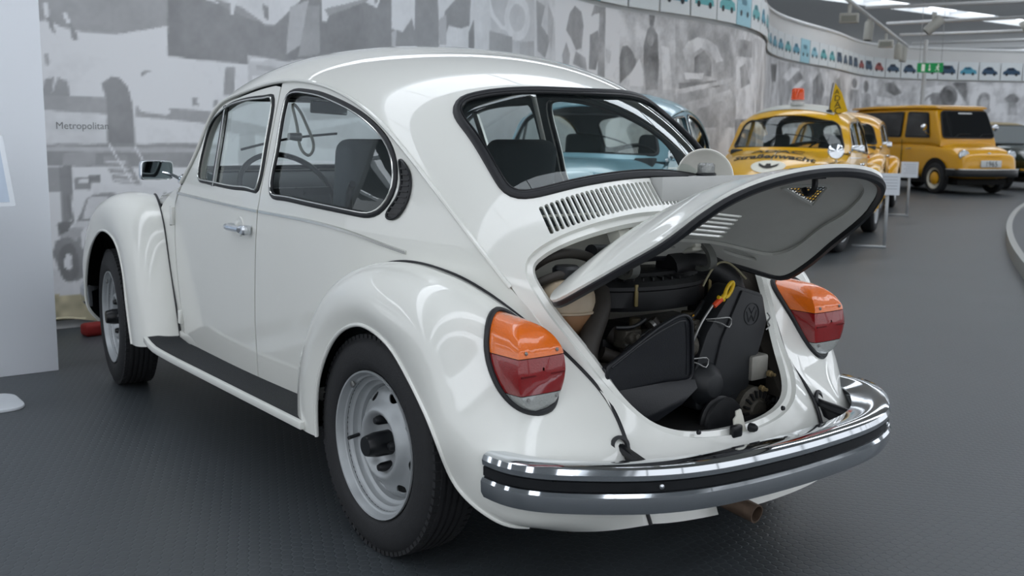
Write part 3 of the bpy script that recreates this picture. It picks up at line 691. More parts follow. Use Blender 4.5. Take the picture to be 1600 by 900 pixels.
    fl = MB(); fl.add([(-.515, .33, .51), (-.545, .20, .478), (-.55, .03, .487), (-.53, .02, .506), (-.525, .12, .512), (-.535, .25, .42), (-.53, .16, .41), (-.54, .08, .445)], [(0, 1, 5), (1, 0, 4), (1, 4, 3, 2), (1, 2, 7, 6, 5)]); fl.build('screen_flap', vin, sc, smooth=60)
    # timing belt cover
    tp = np.array([(-.165, .752), (-.285, .716), (-.312, .63), (-.285, .555), (-.235, .43), (-.175, .378), (-.02, .404), (.004, .50), (-.052, .625)])
    tc = MB().prism([tuple(q) for q in rpoly(tp, .012, 3)], -.505, -.42, lambda y, z, x: (x, y, z)).build('timing_cover', mat('cover_plastic', '1b1d20', .48, 0, .35, 18, rnoise=.12), root, bevel=.006)
    MB().prism([(-.185, .735), (-.275, .708), (-.298, .63), (-.222, .44), (-.10, .42), (-.075, .50), (-.105, .60)], -.513, -.50, lambda y, z, x: (x, y, z)).build('cover_raised_face', MATS['cover_plastic'], tc, bevel=.004)
    MB().lathe([(.062, .0), (.055, .012), (.034, .036), (.030, .038), (0, .038)], (-.505, -.052, .478), (-1, 0, 0), 32).build('pulley_dome', MATS['cover_plastic'], tc)
    MB().lathe([(.033, 0), (.033, .0015), (.031, .0015), (.031, .0)], (-.513, -.228, .662), (-1, 0, 0), 32, closed=True).build('embossed_ring', MATS['cover_plastic'], tc)
    m = MB()
    for a, b in (((-.216, .682), (-.228, .664)), ((-.240, .682), (-.228, .664)), ((-.206, .672), (-.217, .640)), ((-.217, .640), (-.228, .660)), ((-.228, .660), (-.239, .640)), ((-.239, .640), (-.250, .672))):
        m.cyl((-.5132, a[0], a[1]), (-.5132, b[0], b[1]), .0016, None, 6)
    m.build('embossed_emblem', MATS['cover_plastic'], tc)
    for y, z in ((-.115, .648), (-.025, .543)):
        MB().tube(curve([(-.49, y+.055, z+.012), (-.517, y+.01, z+.016), (-.520, y-.018, z+.008), (-.520, y-.012, z-.012), (-.517, y+.01, z-.004), (-.49, y+.05, z+.008)], 16), .0022, 6).build('spring_clip', STEEL, tc)
    MB().tube(curve([(-.50, -.315, .655), (-.505, -.322, .64), (-.505, -.312, .63), (-.505, -.322, .618), (-.50, -.312, .605)], 16), .0025, 6).build('spring_clip', STEEL, tc)
    # dipstick
    ds = MB().tube(curve([(-.515, -.060, .706), (-.515, -.035, .682), (-.515, -.004, .645), (-.51, .010, .61), (-.49, .02, .56)], 16), .0038, 8).build('dipstick', STEEL, root)
    MB().tube(np.array([(-.52, -.118+.019*math.cos(a)*.8-.007*math.sin(a), .744+.019*math.sin(a)-.007*math.cos(a)) for a in np.linspace(0, 2*math.pi, 20, endpoint=False)]), .0055, 8, closed=True).cyl((-.52, -.103, .731), (-.52, -.085, .717), .007).cyl((-.52, -.098, .716), (-.52, -.074, .726), .0055).build('dipstick_ring', mat('yellow_plastic', 'e0b81c', .35), ds)
    MB().cyl((-.52, -.086, .720), (-.517, -.060, .702), .0085, .0075, 12).build('dipstick_collar', mat('orange_plastic', 'd8491f', .4), ds)
    # alternator side
    al = MB().lathe([(.0, 0), (.030, .0), (.034, .006), (.062, .012), (.070, .022), (.070, .06), (0, .06)], (-.545, -.245, .375), (1, 0, 0), 32).build('alternator', cast, root)
    m = MB()
    for k in range(18):
        t = k*2*math.pi/18; c = np.array([-.536, -.245+.052*math.cos(t), .375+.052*math.sin(t)]); m.box(c, (.012, .022, .006), Matrix.Rotation(-t, 3, 'X').inverted())
    m.build('cooling_fin', DARK, al, smooth=0)['kind'] = 'stuff'
    MB().box((-.50, -.265, .50), (.05, .075, .075)).build('alternator_bracket', mat('alloy_bracket', '8a8881', .5, .5, .15, 40), root, bevel=.008)
    for y, z in ((-.295, .48), (-.262, .44)): MB().lathe([(.010, 0), (.010, .012), (.006, .013), (.005, .026), (0, .026)], (-.53, y, z), (-1, 0, 0), 6).build('bolt', mat('brass_bolt', '8b7a58', .5, .6), root)
    MB().lathe([(.0, .0), (.075, .0), (.078, .008), (.068, .016), (.078, .024), (.075, .034), (0, .034)], (-.555, -.085, .365), (1, 0, 0), 40).build('crank_pulley', dk, root)
    MB().cyl((-.46, .02, .588), (-.47, -.03, .585), .035, .032, 18).cyl((-.48, -.005, .585), (-.50, -.006, .583), .012, None, 8).build('water_pump', cast, root)
    for c, d, n in (((-.43, .185, .625), (.05, .06, .05), 'pump_casting'), ((-.44, .10, .61), (.05, .05, .06), 'carburettor_casting'), ((-.45, .15, .565), (.06, .09, .04), 'manifold_casting'), ((-.44, -.03, .63), (.05, .07, .05), 'distributor_casting')):
        MB().box(c, d).lathe([(.018, 0), (.018, .03), (.010, .034), (.010, .05), (0, .05)], (c[0]-.02, c[1]+.012, c[2]), (-1, .2, .3), 14).build(n, cast, root, bevel=.006)
    for path, r in ((((-.46, .22, .60), (-.47, .17, .635), (-.46, .11, .645), (-.45, .06, .62)), .006), (((-.45, .05, .66), (-.47, -.01, .66), (-.465, -.05, .68), (-.44, -.10, .70)), .007), (((-.44, .24, .66), (-.455, .19, .66), (-.45, .14, .675)), .006), (((-.47, -.005, .64), (-.48, -.03, .62), (-.47, -.06, .60)), .008)):
        MB().tube(curve(path, 14), r, 8).build('ignition_lead', BLACKP, root)
    # catch and rubber plugs on the sill
    MB().prism([(-.022, .385), (.026, .392), (.022, .425), (.010, .432), (.008, .445), (-.012, .448), (-.016, .43)], -.683, -.677, lambda y, z, x: (x+(z-.4)*.25, y, z)).build('lid_catch', INNERW, root, bevel=.002)
    MB().box((-.69, .028, .398), (.018, .038, .034)).build('catch_body', BLACKP, root, bevel=.006)
    MB().lathe([(.013, 0), (.012, .012), (.008, .02), (0, .021)], (-.69, -.03, .398), (-1, 0, .1), 14).build('rubber_plug', RUBBER, root)
    for y, z in ((.156, .412), (-.185, .423)): MB().lathe([(.007, 0), (.006, .006), (0, .008)], (-.672, y, z), (-1, 0, .2), 12).build('rubber_buffer', RUBBER, root)

def make_interior(root, seats=True):
    st = mat('seat_fabric', '3d4448', .9, 0, .2, 90, bump=.15); dk = mat('dash_black', '2b3033', .6, 0, .2, 30)
    for y in (.30, -.33):
        s_ = MB().box((0, 0, .20), (.13, .46, .46)).build('front_seat', st, root, bevel=.05, seg=4); s_.matrix_local = Matrix.Translation((.80, y, .46))@Matrix.Rotation(math.radians(-8), 4, 'Y')
        MB().box((.26, 0, -.02), (.50, .46, .16)).build('seat_cushion', st, s_, bevel=.05, seg=3)
        MB().box((0.0, 0, .55), (.115, .30, .28)).build('head_rest', st, s_, bevel=.045, seg=4)
    MB().box((.22, 0, .70), (.14, 1.0, .46), Matrix.Rotation(.3, 3, 'Y')).build('rear_seat_back', st, root, bevel=.05, seg=3)
    MB().box((.42, 0, .50), (.46, 1.0, .18)).build('rear_seat_cushion', st, root, bevel=.05, seg=3)
    MB().box((.01, 0, .925), (.42, .96, .02)).build('parcel_shelf', mat('felt_grey', '33383a', .95, 0, .35, 150, bump=.4), root)
    MB().prism([(1.50, .92), (1.55, .96), (1.72, .99), (1.86, .985), (1.86, .72), (1.62, .70), (1.52, .78)], -.58, .58, lambda a, b, c: (a, c, b)).build('dashboard', dk, root, bevel=.015)
    R = .19; c = np.array((1.36, .33, .93)); ax = nrm((-.75, 0, .66)); u = np.array((0, 1., 0)); v = np.cross(ax, u); an = np.linspace(0, 2*math.pi, 40, endpoint=False)
    sw = MB().tube(c+R*(np.cos(an)[:, None]*u+np.sin(an)[:, None]*v), .011, 8, closed=True).build('steering_wheel', BLACKP, root)
    MB().cyl(c, c-ax*.30, .02, .03, 10).box(c, (.02, .36, .03), None).build('steering_hub', BLACKP, sw)
    MB().box((1.52, .06, 1.262), (.014, .17, .052), Matrix.Rotation(.05, 3, 'X')).build('rear_view_mirror', BLACKP, root, bevel=.006)
    MB().box((1.511, .06, 1.262), (.002, .158, .042), Matrix.Rotation(.05, 3, 'X')).build('mirror_glass', mat('mirror_glass', '9aa3a6', .05, 1), root)
    MB().tube(loop([(.985, .478, 1.262), (.985, .470, 1.20), (.985, .462, 1.14), (.98, .448, 1.095), (.98, .425, 1.083), (.98, .408, 1.105), (.985, .412, 1.15), (.985, .435, 1.20), (.985, .460, 1.245)], 40), .0055, 8, closed=True).build('grab_strap', mat('strap_beige', 'a6a699', .7), root)
    MB().cyl((.985, .50, 1.15), (.985, .455, 1.147), .012, .016, 12).build('belt_anchor', STEEL, root)
    MB().tube(curve([(1.76, .35, 1.085), (1.70, .20, 1.125), (1.66, -.05, 1.155)], 10), .006, 6).build('wiper', BLACKP, root)
    MB().tube(curve([(.60, .46, 1.0), (.64, .45, .97), (.66, .44, .90)], 8), .012, 8).build('belt_stalk', BLACKP, root)

def make_details(root, paint, handle=True):
    # door handles, lock, mirrors, hinges, side vents
    P, N = surf_path(FY, np.array([(1.03, .829)])); q = P[0]
    for sg in (1, -1):
        f = np.array([1, sg, 1]); b = q*f
        h = MB().tube(curve([(1.115, (q[1]+.004), .832), (1.10, q[1]+.026, .832), (1.03, q[1]+.034, .831), (.975, q[1]+.032, .830)], 14)*f, [.011, .011, .011]+[.0115]*11, 10).build('door_handle', CHROME, root)
        MB().box(np.array((.963, q[1]+.018, .829))*f, (.045, .034, .034)).build('handle_latch', CHROME, h, bevel=.008, seg=3)
        MB().cyl(np.array((1.10, q[1]-.004, .832))*f, np.array((1.10, q[1]+.024, .832))*f, .010, None, 10).build('handle_foot', CHROME, h)
        MB().lathe([(.036, -.002), (.034, .0025), (.028, .003), (.02, -.001), (0, -.003)], np.array((1.045, q[1]+.001, .835))*f, (0, sg, 0), 28).build('handle_dish', paint, h)
        MB().lathe([(.009, 0), (.009, .004), (.005, .006), (0, .006)], np.array((1.80, float(YS(1.80, .785))+.001, .785))*f, (0, sg, 0), 14).build('body_badge_screw', STEEL, root)
        for z in (.82, .40): MB().box(np.array((1.762, float(YS(1.762, z))+.004, z))*f, (.03, .02, .075 if z > .6 else .06)).build('door_hinge', paint, root, bevel=.005)
        vent = loop([(.111, 1.093), (.08, 1.078), (.052, 1.047), (.042, 1.003), (.056, .958), (.097, .929), (.122, .934), (.112, .958), (.09, .988), (.084, 1.027), (.098, 1.063)], 50)
        if sg > 0:
            vv = panel('air_vent', FY, vent, (), .02, (BLACKP,), root, .006, True, .004)
            P2, N2 = surf_path(FY, vent); MB().sweep([(.0045*math.cos(a), .004+.0045*math.sin(a)) for a in np.linspace(0, 2*math.pi, 8, endpoint=False)], P2, -N2).build('vent_rim', BLACKP, vv)
            for k in range(9):
                z = .945+k*.0155; xs = [x for x in np.linspace(.03, .13, 60) if inside(np.array([[x, z]]), vent)[0]]
                if len(xs) > 3: P3, N3 = surf_path(FY, np.array([(xs[2], z), (.5*(xs[0]+xs[-1]), z), (xs[-3], z)])); MB().sweep([(-.002, .003), (-.002, .008), (.002, .008), (.002, .003)], P3, -N3, closed=False).build('vent_slat', BLACKP, vv)
            mirror_obj(vv)
    mp = np.array((1.70, .722, 1.008)); ms = MB().tube(curve([(1.688, .642, .972), (1.70, .668, .988), (1.715, .70, .998)], 8), .0065, 8).build('mirror_arm', CHROME, root)
    sm = MB().prism([tuple(q) for q in rpoly([(-.068, -.040), (.066, -.040), (.068, .036), (-.064, .040)], .020, 5)], 0, .026, lambda a, b, c: (1.712+c, .722-a, 1.008+b)).build('side_mirror', CHROME, root, bevel=.006)
    MB().prism([tuple(q) for q in rpoly([(-.062, -.034), (.060, -.034), (.062, .030), (-.058, .034)], .016, 5)], 0, .0015, lambda a, b, c: (1.7115-c, .722-a, 1.008+b)).build('mirror_face', mat('mirror_dark', '6d787c', .04, 1), sm)
    MB().lathe([(.018, 0), (.016, .01), (.009, .014), (0, .015)], (1.69, .632, .968), (0, 1, .2), 16).build('mirror_base', CHROME, ms)
def make_front(root):
    for sg in (1, -1):
        hl = MB().lathe([(.098, -.05), (.102, .0), (.098, .012), (.088, .014), (.086, .006)], (2.875, .565*sg, .665), nrm((1, .02*sg, .10)), 32).build('headlamp', CHROME, root)
        MB().lathe([(.088, .0), (.07, .014), (.035, .022), (0, .024)], (2.878, .565*sg, .665), nrm((1, .02*sg, .10)), 28).build('headlamp_lens', mat('headlamp_glass', 'c4ccd0', .05, .5, .1, 40), hl)
        MB().lathe([(.030, 0), (.030, .012), (.022, .03), (0, .036)], (2.68, .57*sg, .835), nrm((.25, .1*sg, 1)), 16).build('front_indicator', mat('indicator_orange', 'd9731c', .2), root)
    half = [(2.72, .735), (2.86, .72), (2.99, .60), (3.06, .40), (3.10, .2), (3.11, 0)]; H = np.array(half); c = curve(np.concatenate([H, H[-2::-1]*[1, -1]]), 60)
    P = np.concatenate([c, np.zeros((60, 1))], 1); N = np.tile((0, 0, 1.), (60, 1))
    MB().sweep([(.05, .41), (.005, .42), (-.012, .40), (-.012, .34), (.0, .32), (.02, .315), (.02, .39), (.05, .40)], P, N, closed=False).build('front_bumper', CHROME, root, smooth=30)
def make_tail(root, paint):
    m = MB(); a = np.array((-.62, .155, .275)); b = np.array((-.858, .135, .242)); ax = nrm(b-a); L = np.linalg.norm(b-a)
    m.lathe([(.024, 0), (.024, L), (.0205, L), (.0205, .02)], a, ax, 24, closed=True)
    m.build('exhaust_pipe', RUST, root)
    MB().cyl((-.40, .30, .22), (-.40, -.30, .22), .09, None, 24).build('silencer', mat('silencer', '2a211c', .8, .3, .4, 20), root)
    for sg in (1, -1):
        MB().lathe([(.017, -.004), (.026, .002), (.026, .008), (.017, .010), (.015, -.02)], (-.632, .398*sg, .409), nrm((-.85, .25*sg, .25)), 20).build('bracket_grommet', RUBBER, root)
        MB().tube(curve([(-.60, .398*sg, .415), (-.66, .395*sg, .395), (-.72, .40*sg, .385), (-.79, .425*sg, .375)], 12), .011, 8).build('bumper_iron', BLACKP, root)
    MB().box((.66, .60, .235), (.03, .03, .07)).build('jacking_point', mat('jack_steel', '8d8d88', .5, .5), root, bevel=.006)
def make_white_car():
    root = empty('vintage_car'); parts = make_body(root, PAINT)
    tag(root, 'white rounded two-door car with its rear engine lid raised', 'car')
    for sg in (1, -1): make_running_board(root, sg, PAINT)
    make_wheel(root, (0, .663, .312), 1); make_wheel(root, (0, -.663, .312), -1)
    make_wheel(root, (2.4, .648, .312), 1, -.12); make_wheel(root, (2.4, -.648, .312), -1, -.12)
    make_bumper(root); lm = make_lamp(root, parts['rear_fender']); mirror_obj(lm)
    make_lid(root, PAINT); make_engine(root); make_interior(root); make_details(root, PAINT); make_front(root); make_tail(root, PAINT)
    return root, parts
WHITE_CAR, WPARTS = make_white_car()
MURAL = [
 (203, [(2.9,1.98),(4.36,2.13),(4.32,0.92),(2.85,0.95)]),
 (150, [(2.9,1.98),(3.74,2.07),(3.73,1.77),(3.56,1.73),(3.41,1.7),(3.23,1.7),(3.11,1.72),(3.04,1.75),(2.89,1.74)]),
 (215, [(3.02,1.84),(3.04,1.84),(3.05,1.78),(3.03,1.76),(3.02,1.81)]),
 (140, [(3.03,1.77),(3.06,1.76),(3.08,1.68),(3.06,1.69)]),
 (215, [(3.12,1.8),(3.14,1.8),(3.16,1.75),(3.14,1.74)]),
 (140, [(3.15,1.74),(3.17,1.74),(3.2,1.66),(3.17,1.65)]),
 (150, [(3.01,1.56),(3.03,1.57),(3.04,1.51),(3.02,1.5)]),
 (150, [(2.98,1.34),(3.01,1.43),(3.06,1.44),(3.04,1.34)]),
 (142, [(3.04,1.34),(3.08,1.44),(3.13,1.42),(3.14,1.33)]),
 (152, [(2.97,1.34),(3.34,1.34),(3.34,1.24),(2.97,1.26)]),
 (196, [(2.97,1.26),(3.34,1.24),(3.34,1.07),(2.97,1.07)]),
 (198, [(3.51,1.22),(4.0,1.19),(3.99,1.06),(3.5,1.06)]),
 (150, [(3.51,1.29),(4.0,1.27),(3.99,1.19),(3.51,1.23)]),
 (205, [(3.51,1.31),(3.71,1.3),(3.72,1.25),(3.69,1.24),(3.54,1.26)]),
 (136, [(3.32,1.42),(3.35,1.44),(3.38,1.46),(3.43,1.45),(3.47,1.4),(3.49,1.31),(3.5,1.22),(3.5,1.05),(3.34,1.05),(3.34,1.33)]),
 (150, [(3.55,1.49),(3.62,1.5),(3.58,1.48),(3.56,1.46),(3.55,1.46)]),
 (150, [(3.87,1.35),(3.91,1.35),(3.9,1.32),(3.92,1.31),(3.92,1.3),(3.87,1.3)]),
 (150, [(4.11,1.54),(4.18,1.55),(4.17,1.37),(4.09,1.37)]),
 (150, [(4.02,1.34),(4.05,1.34),(4.05,1.3),(4.01,1.3)]),
 (140, [(2.89,1.07),(4.04,1.07),(4.03,0.92),(2.88,0.95)]),
 (165, [(2.95,1.06),(4.04,1.04),(4.04,1.01),(2.95,1.03)]),
 (150, [(3.09,1.02),(3.27,1.02),(3.26,0.95),(3.08,0.95)]),
 (205, [(2.88,0.95),(4.03,0.92),(4.1,0.27),(2.85,0.37)]),
 (192, [(2.85,0.37),(4.1,0.27),(4.1,0.06),(2.84,0.2)]),
 (150, [(2.97,0.94),(3.1,0.94),(3.08,0.8),(2.97,0.8)]),
 (128, [(3.06,0.94),(3.13,0.95),(3.13,0.8),(3.1,0.63),(3.06,0.62),(3.06,0.8)]),
 (128, [(3.09,0.8),(3.1,0.65),(3.13,0.61),(3.11,0.76)]),
 (140, [(3.14,0.88),(3.24,0.88),(3.23,0.81),(3.14,0.81)]),
 (205, [(3.17,0.87),(3.22,0.87),(3.22,0.85),(3.16,0.85)]),
 (128, [(3.22,0.89),(3.29,0.89),(3.29,0.85),(3.22,0.85)]),
 (150, [(3.3,1.0),(3.44,1.0),(3.53,0.83),(3.37,0.84)]),
 (190, [(3.31,0.97),(3.44,0.97),(3.44,0.95),(3.32,0.96)]),
 (190, [(3.33,0.94),(3.45,0.93),(3.46,0.92),(3.34,0.92)]),
 (190, [(3.35,0.9),(3.47,0.9),(3.48,0.88),(3.35,0.89)]),
 (190, [(3.36,0.87),(3.49,0.86),(3.5,0.85),(3.37,0.85)]),
 (210, [(3.34,1.07),(3.35,1.07),(3.48,0.84),(3.47,0.84)]),
 (210, [(3.49,1.06),(3.5,1.06),(3.63,0.83),(3.61,0.83)]),
 (140, [(3.14,0.63),(3.17,0.68),(3.2,0.76),(3.24,0.78),(3.4,0.79),(3.46,0.74),(3.5,0.73),(3.68,0.78),(3.67,0.39),(3.13,0.43)]),
 (196, [(3.24,0.84),(3.31,0.85),(3.46,0.84),(3.66,0.8),(3.66,0.74),(3.46,0.76),(3.33,0.79),(3.24,0.78)]),
 (190, [(3.18,0.66),(3.21,0.76),(3.24,0.77),(3.33,0.76),(3.32,0.69),(3.25,0.64),(3.18,0.64)]),
 (190, [(3.36,0.75),(3.42,0.75),(3.46,0.72),(3.36,0.7)]),
 (165, [(3.05,0.56),(3.16,0.61),(3.28,0.6),(3.24,0.52),(3.14,0.53),(3.03,0.48)]),
 (190, [(3.1,0.6),(3.16,0.63),(3.25,0.62),(3.19,0.58)]),
 (130, [(3.0,0.44),(3.02,0.52),(3.08,0.54),(3.14,0.51),(3.18,0.44),(3.18,0.31),(3.12,0.28),(3.04,0.34)]),
 (118, [(3.14,0.38),(3.14,0.35),(3.13,0.31),(3.11,0.29),(3.09,0.28),(3.07,0.28),(3.05,0.3),(3.04,0.32),(3.03,0.36),(3.02,0.39),(3.03,0.43),(3.04,0.46),(3.06,0.49),(3.08,0.5),(3.1,0.5),(3.12,0.48),(3.13,0.46),(3.14,0.42)]),
 (215, [(3.1,0.4),(3.1,0.38),(3.1,0.36),(3.09,0.35),(3.08,0.35),(3.08,0.35),(3.07,0.36),(3.06,0.37),(3.06,0.38),(3.06,0.4),(3.06,0.41),(3.07,0.43),(3.07,0.44),(3.08,0.44),(3.09,0.44),(3.09,0.44),(3.1,0.43),(3.1,0.41)]),
 (208, [(3.22,0.52),(3.22,0.5),(3.22,0.48),(3.2,0.47),(3.19,0.46),(3.18,0.46),(3.17,0.47),(3.16,0.48),(3.16,0.5),(3.16,0.52),(3.16,0.55),(3.17,0.57),(3.18,0.58),(3.19,0.59),(3.2,0.59),(3.21,0.58),(3.22,0.56),(3.22,0.54)]),
 (120, [(3.03,0.62),(3.09,0.63),(3.12,0.63),(3.09,0.57),(3.04,0.55)]),
 (132, [(3.74,2.07),(5.6,2.28),(5.6,1.76),(4.76,1.63),(4.31,1.57),(4.28,1.57),(3.72,1.59)]),
 (196, [(3.96,2.09),(4.77,2.18),(4.71,2.01),(4.61,1.93),(4.49,1.83),(4.42,1.83),(4.25,1.9),(3.99,1.94)]),
 (150, [(4.03,1.96),(4.11,1.91),(4.28,1.86),(4.41,1.84),(4.25,1.92)]),
 (228, [(4.16,1.96),(4.2,1.96),(4.18,1.87),(4.16,1.87)]),
 (140, [(4.4,1.96),(4.45,1.94),(4.45,1.86),(4.42,1.87)]),
 (205, [(4.89,2.2),(5.52,2.27),(5.45,2.03),(5.31,2.06),(4.97,1.95),(4.94,1.89),(4.9,1.89)]),
 (150, [(4.92,1.97),(5.35,2.09),(5.35,2.07),(4.95,1.93)]),
 (220, [(5.47,2.09),(5.47,2.07),(5.46,2.06),(5.45,2.05),(5.44,2.04),(5.43,2.04),(5.42,2.04),(5.41,2.05),(5.4,2.06),(5.4,2.08),(5.4,2.1),(5.41,2.11),(5.42,2.12),(5.43,2.13),(5.44,2.13),(5.45,2.12),(5.46,2.12),(5.47,2.1)]),
 (150, [(5.46,2.08),(5.45,2.08),(5.45,2.07),(5.44,2.06),(5.44,2.06),(5.43,2.06),(5.42,2.06),(5.42,2.06),(5.42,2.07),(5.41,2.08),(5.42,2.09),(5.42,2.1),(5.42,2.11),(5.43,2.11),(5.44,2.11),(5.44,2.11),(5.45,2.1),(5.45,2.1)]),
 (165, [(4.62,1.96),(4.78,2.02),(4.71,1.72),(4.58,1.65)]),
 (150, [(4.77,1.98),(4.88,1.99),(4.87,1.67),(4.68,1.64)]),
 (186, [(4.28,1.63),(4.65,1.6),(4.7,1.47),(4.28,1.45)]),
 (205, [(4.3,1.61),(4.44,1.61),(4.39,1.59),(4.3,1.59)]),
 (160, [(4.34,1.57),(4.54,1.56),(4.49,1.53),(4.35,1.54)]),
 (200, [(5.6,2.28),(5.88,2.32),(5.88,1.75),(5.6,1.74)]),
 (140, [(5.6,1.9),(5.73,1.88),(5.84,1.99),(5.88,1.89),(5.88,1.75),(5.6,1.74)]),
 (170, [(5.6,1.87),(5.66,1.9),(5.64,1.76),(5.6,1.74)]),
 (138, [(5.88,2.32),(6.15,2.35),(6.17,1.72),(5.87,1.7)]),
 (196, [(6.15,2.35),(6.69,2.42),(6.7,1.76),(6.17,1.72)]),
 (140, [(6.25,2.08),(6.43,2.21),(6.62,2.21),(6.6,2.0),(6.48,1.97),(6.3,1.98),(6.25,1.88),(6.19,1.87)]),
 (160, [(6.16,2.01),(6.27,2.06),(6.27,1.83),(6.17,1.82)]),
 (130, [(6.59,1.95),(6.67,2.06),(6.68,1.8),(6.59,1.8)]),
 (190, [(6.69,2.42),(6.95,2.45),(6.96,1.74),(6.7,1.73)]),
 (176, [(6.95,2.45),(7.8,2.56),(7.84,1.71),(6.96,1.67)]),
 (205, [(6.92,2.26),(7.0,2.14),(7.15,2.05),(7.34,2.04),(7.34,2.0),(7.12,2.02),(6.96,2.11)]),
 (196, [(7.71,2.17),(7.7,2.1),(7.65,2.03),(7.58,1.98),(7.49,1.95),(7.4,1.94),(7.31,1.96),(7.24,2.0),(7.2,2.05),(7.18,2.12),(7.2,2.18),(7.24,2.25),(7.3,2.3),(7.38,2.33),(7.48,2.34),(7.56,2.33),(7.64,2.29),(7.69,2.24)]),
 (180, [(7.6,2.16),(7.59,2.12),(7.56,2.08),(7.52,2.05),(7.47,2.03),(7.41,2.02),(7.36,2.03),(7.32,2.06),(7.29,2.09),(7.28,2.13),(7.29,2.17),(7.32,2.21),(7.36,2.24),(7.4,2.26),(7.46,2.26),(7.51,2.25),(7.56,2.23),(7.59,2.2)]),
 (150, [(6.93,1.99),(7.34,1.97),(7.34,1.82),(6.93,1.8)]),
 (165, [(7.49,1.94),(7.82,1.97),(7.84,1.71),(7.5,1.69)]),
 (188, [(7.8,2.56),(8.34,2.63),(8.38,1.68),(7.84,1.65)]),
 (150, [(7.86,2.34),(8.08,2.31),(7.99,2.13),(8.23,2.03),(8.1,1.84),(7.91,1.89)]),
 (165, [(8.15,2.35),(8.32,2.22),(8.27,1.91),(8.16,2.08)]),
 (205, [(8.34,2.63),(9.92,2.83),(9.99,1.48),(8.4,1.44)]),
 (140, [(8.64,2.14),(8.74,2.32),(8.88,2.4),(9.05,2.36),(9.12,2.23),(9.08,2.0),(8.93,1.97),(8.79,2.07)]),
 (150, [(8.55,1.9),(8.65,2.03),(8.76,1.92),(8.73,1.76),(8.59,1.75)]),
 (150, [(8.93,1.96),(9.19,1.91),(9.24,1.78),(8.85,1.83)]),
 (138, [(9.29,2.15),(9.49,2.21),(9.54,2.0),(9.46,1.8),(9.28,1.8)]),
 (200, [(9.56,2.33),(9.55,2.3),(9.53,2.26),(9.5,2.24),(9.46,2.22),(9.42,2.22),(9.38,2.22),(9.35,2.25),(9.32,2.28),(9.31,2.31),(9.32,2.35),(9.34,2.38),(9.37,2.4),(9.41,2.42),(9.45,2.42),(9.49,2.42),(9.53,2.4),(9.55,2.37)]),
 (135, [(9.31,2.34),(9.4,2.48),(9.52,2.49),(9.58,2.4),(9.4,2.37)]),
 (140, [(9.51,2.59),(9.64,2.6),(9.65,1.67),(9.5,1.66)]),
 (160, [(9.66,2.04),(9.79,2.02),(9.75,1.88),(9.67,1.9)]),
 (184, [(9.92,2.83),(10.99,2.95),(11.09,1.21),(10.0,1.2)]),
 (135, [(9.96,1.96),(10.01,2.08),(10.11,2.1),(10.21,2.04),(10.3,1.94),(10.25,1.84),(10.13,1.77),(9.98,1.68)]),
 (130, [(10.43,2.12),(10.5,2.31),(10.59,2.35),(10.69,2.25),(10.73,1.93),(10.72,1.64),(10.5,1.63),(10.44,1.92)]),
 (165, [(10.62,2.19),(10.62,2.17),(10.61,2.15),(10.6,2.13),(10.58,2.12),(10.55,2.12),(10.53,2.13),(10.52,2.14),(10.51,2.16),(10.5,2.19),(10.5,2.21),(10.51,2.23),(10.53,2.25),(10.55,2.26),(10.57,2.26),(10.59,2.25),(10.61,2.24),(10.62,2.22)]),
 (120, [(10.51,2.48),(10.63,2.49),(10.61,2.35),(10.54,2.33)]),
 (205, [(10.15,1.76),(10.36,1.97),(10.44,1.84),(10.45,1.67),(10.18,1.66)]),
 (200, [(10.75,2.14),(10.91,2.12),(11.0,1.65),(10.82,1.64)]),
 (158, [(10.99,2.95),(12.46,3.12),(12.7,1.22),(11.09,1.21)]),
 (190, [(11.18,2.1),(11.29,2.22),(11.49,2.28),(11.72,2.27),(11.97,2.21),(12.16,2.04),(11.98,2.01),(11.77,2.13),(11.57,2.16),(11.37,2.07),(11.24,1.99)]),
 (120, [(11.44,2.04),(11.65,2.14),(11.85,2.02),(11.86,1.83),(11.45,1.85)]),
 (198, [(11.22,1.85),(11.67,1.87),(11.64,1.79),(11.25,1.78)]),
 (130, [(11.12,1.73),(12.0,1.79),(12.1,1.72),(11.13,1.65)]),
 (175, [(11.06,1.65),(12.62,1.87),(12.62,1.82),(11.06,1.59)]),
 (180, [(11.14,1.47),(12.41,1.7),(12.55,1.62),(11.14,1.36)]),
 (186, [(12.46,3.12),(13.3,3.23),(13.77,1.33),(12.69,1.32)]),
 (140, [(12.75,1.99),(13.0,2.06),(13.29,1.81),(12.85,1.73)]),
 (150, [(12.56,2.34),(13.29,2.36),(13.33,2.15),(12.58,2.12)]),
 (130, [(12.64,1.33),(13.76,1.34),(13.98,0.68),(12.72,0.72)]),
 (176, [(13.48,2.42),(18.6,2.55),(19.06,0.52),(13.98,0.68)]),
 (120, [(17.9,2.34),(18.58,2.38),(18.54,2.06),(18.15,2.04)]),
 (150, [(18.68,2.44),(20.77,2.5),(20.98,1.25),(18.96,1.24)]),
 (205, [(19.63,1.72),(19.93,2.03),(20.41,2.17),(20.67,2.15),(20.2,1.96),(19.93,1.55),(19.67,1.54)]),
 (200, [(19.07,2.17),(19.69,2.38),(20.3,2.38),(19.56,2.12)]),
 (120, [(19.81,2.21),(20.3,2.33),(20.57,2.22),(20.09,2.08)]),
 (172, [(20.77,2.5),(23.58,2.55),(23.97,1.26),(20.98,1.25)]),
 (128, [(21.15,2.2),(21.61,2.39),(21.93,2.04),(21.66,1.64),(21.24,1.63)]),
 (190, [(21.96,2.41),(22.42,2.39),(22.32,1.92),(21.96,1.91)]),
 (130, [(22.46,2.19),(23.09,2.36),(23.51,1.82),(22.77,1.73)]),
 (186, [(23.59,2.52),(26.24,2.5),(26.4,1.28),(23.97,1.26)]),
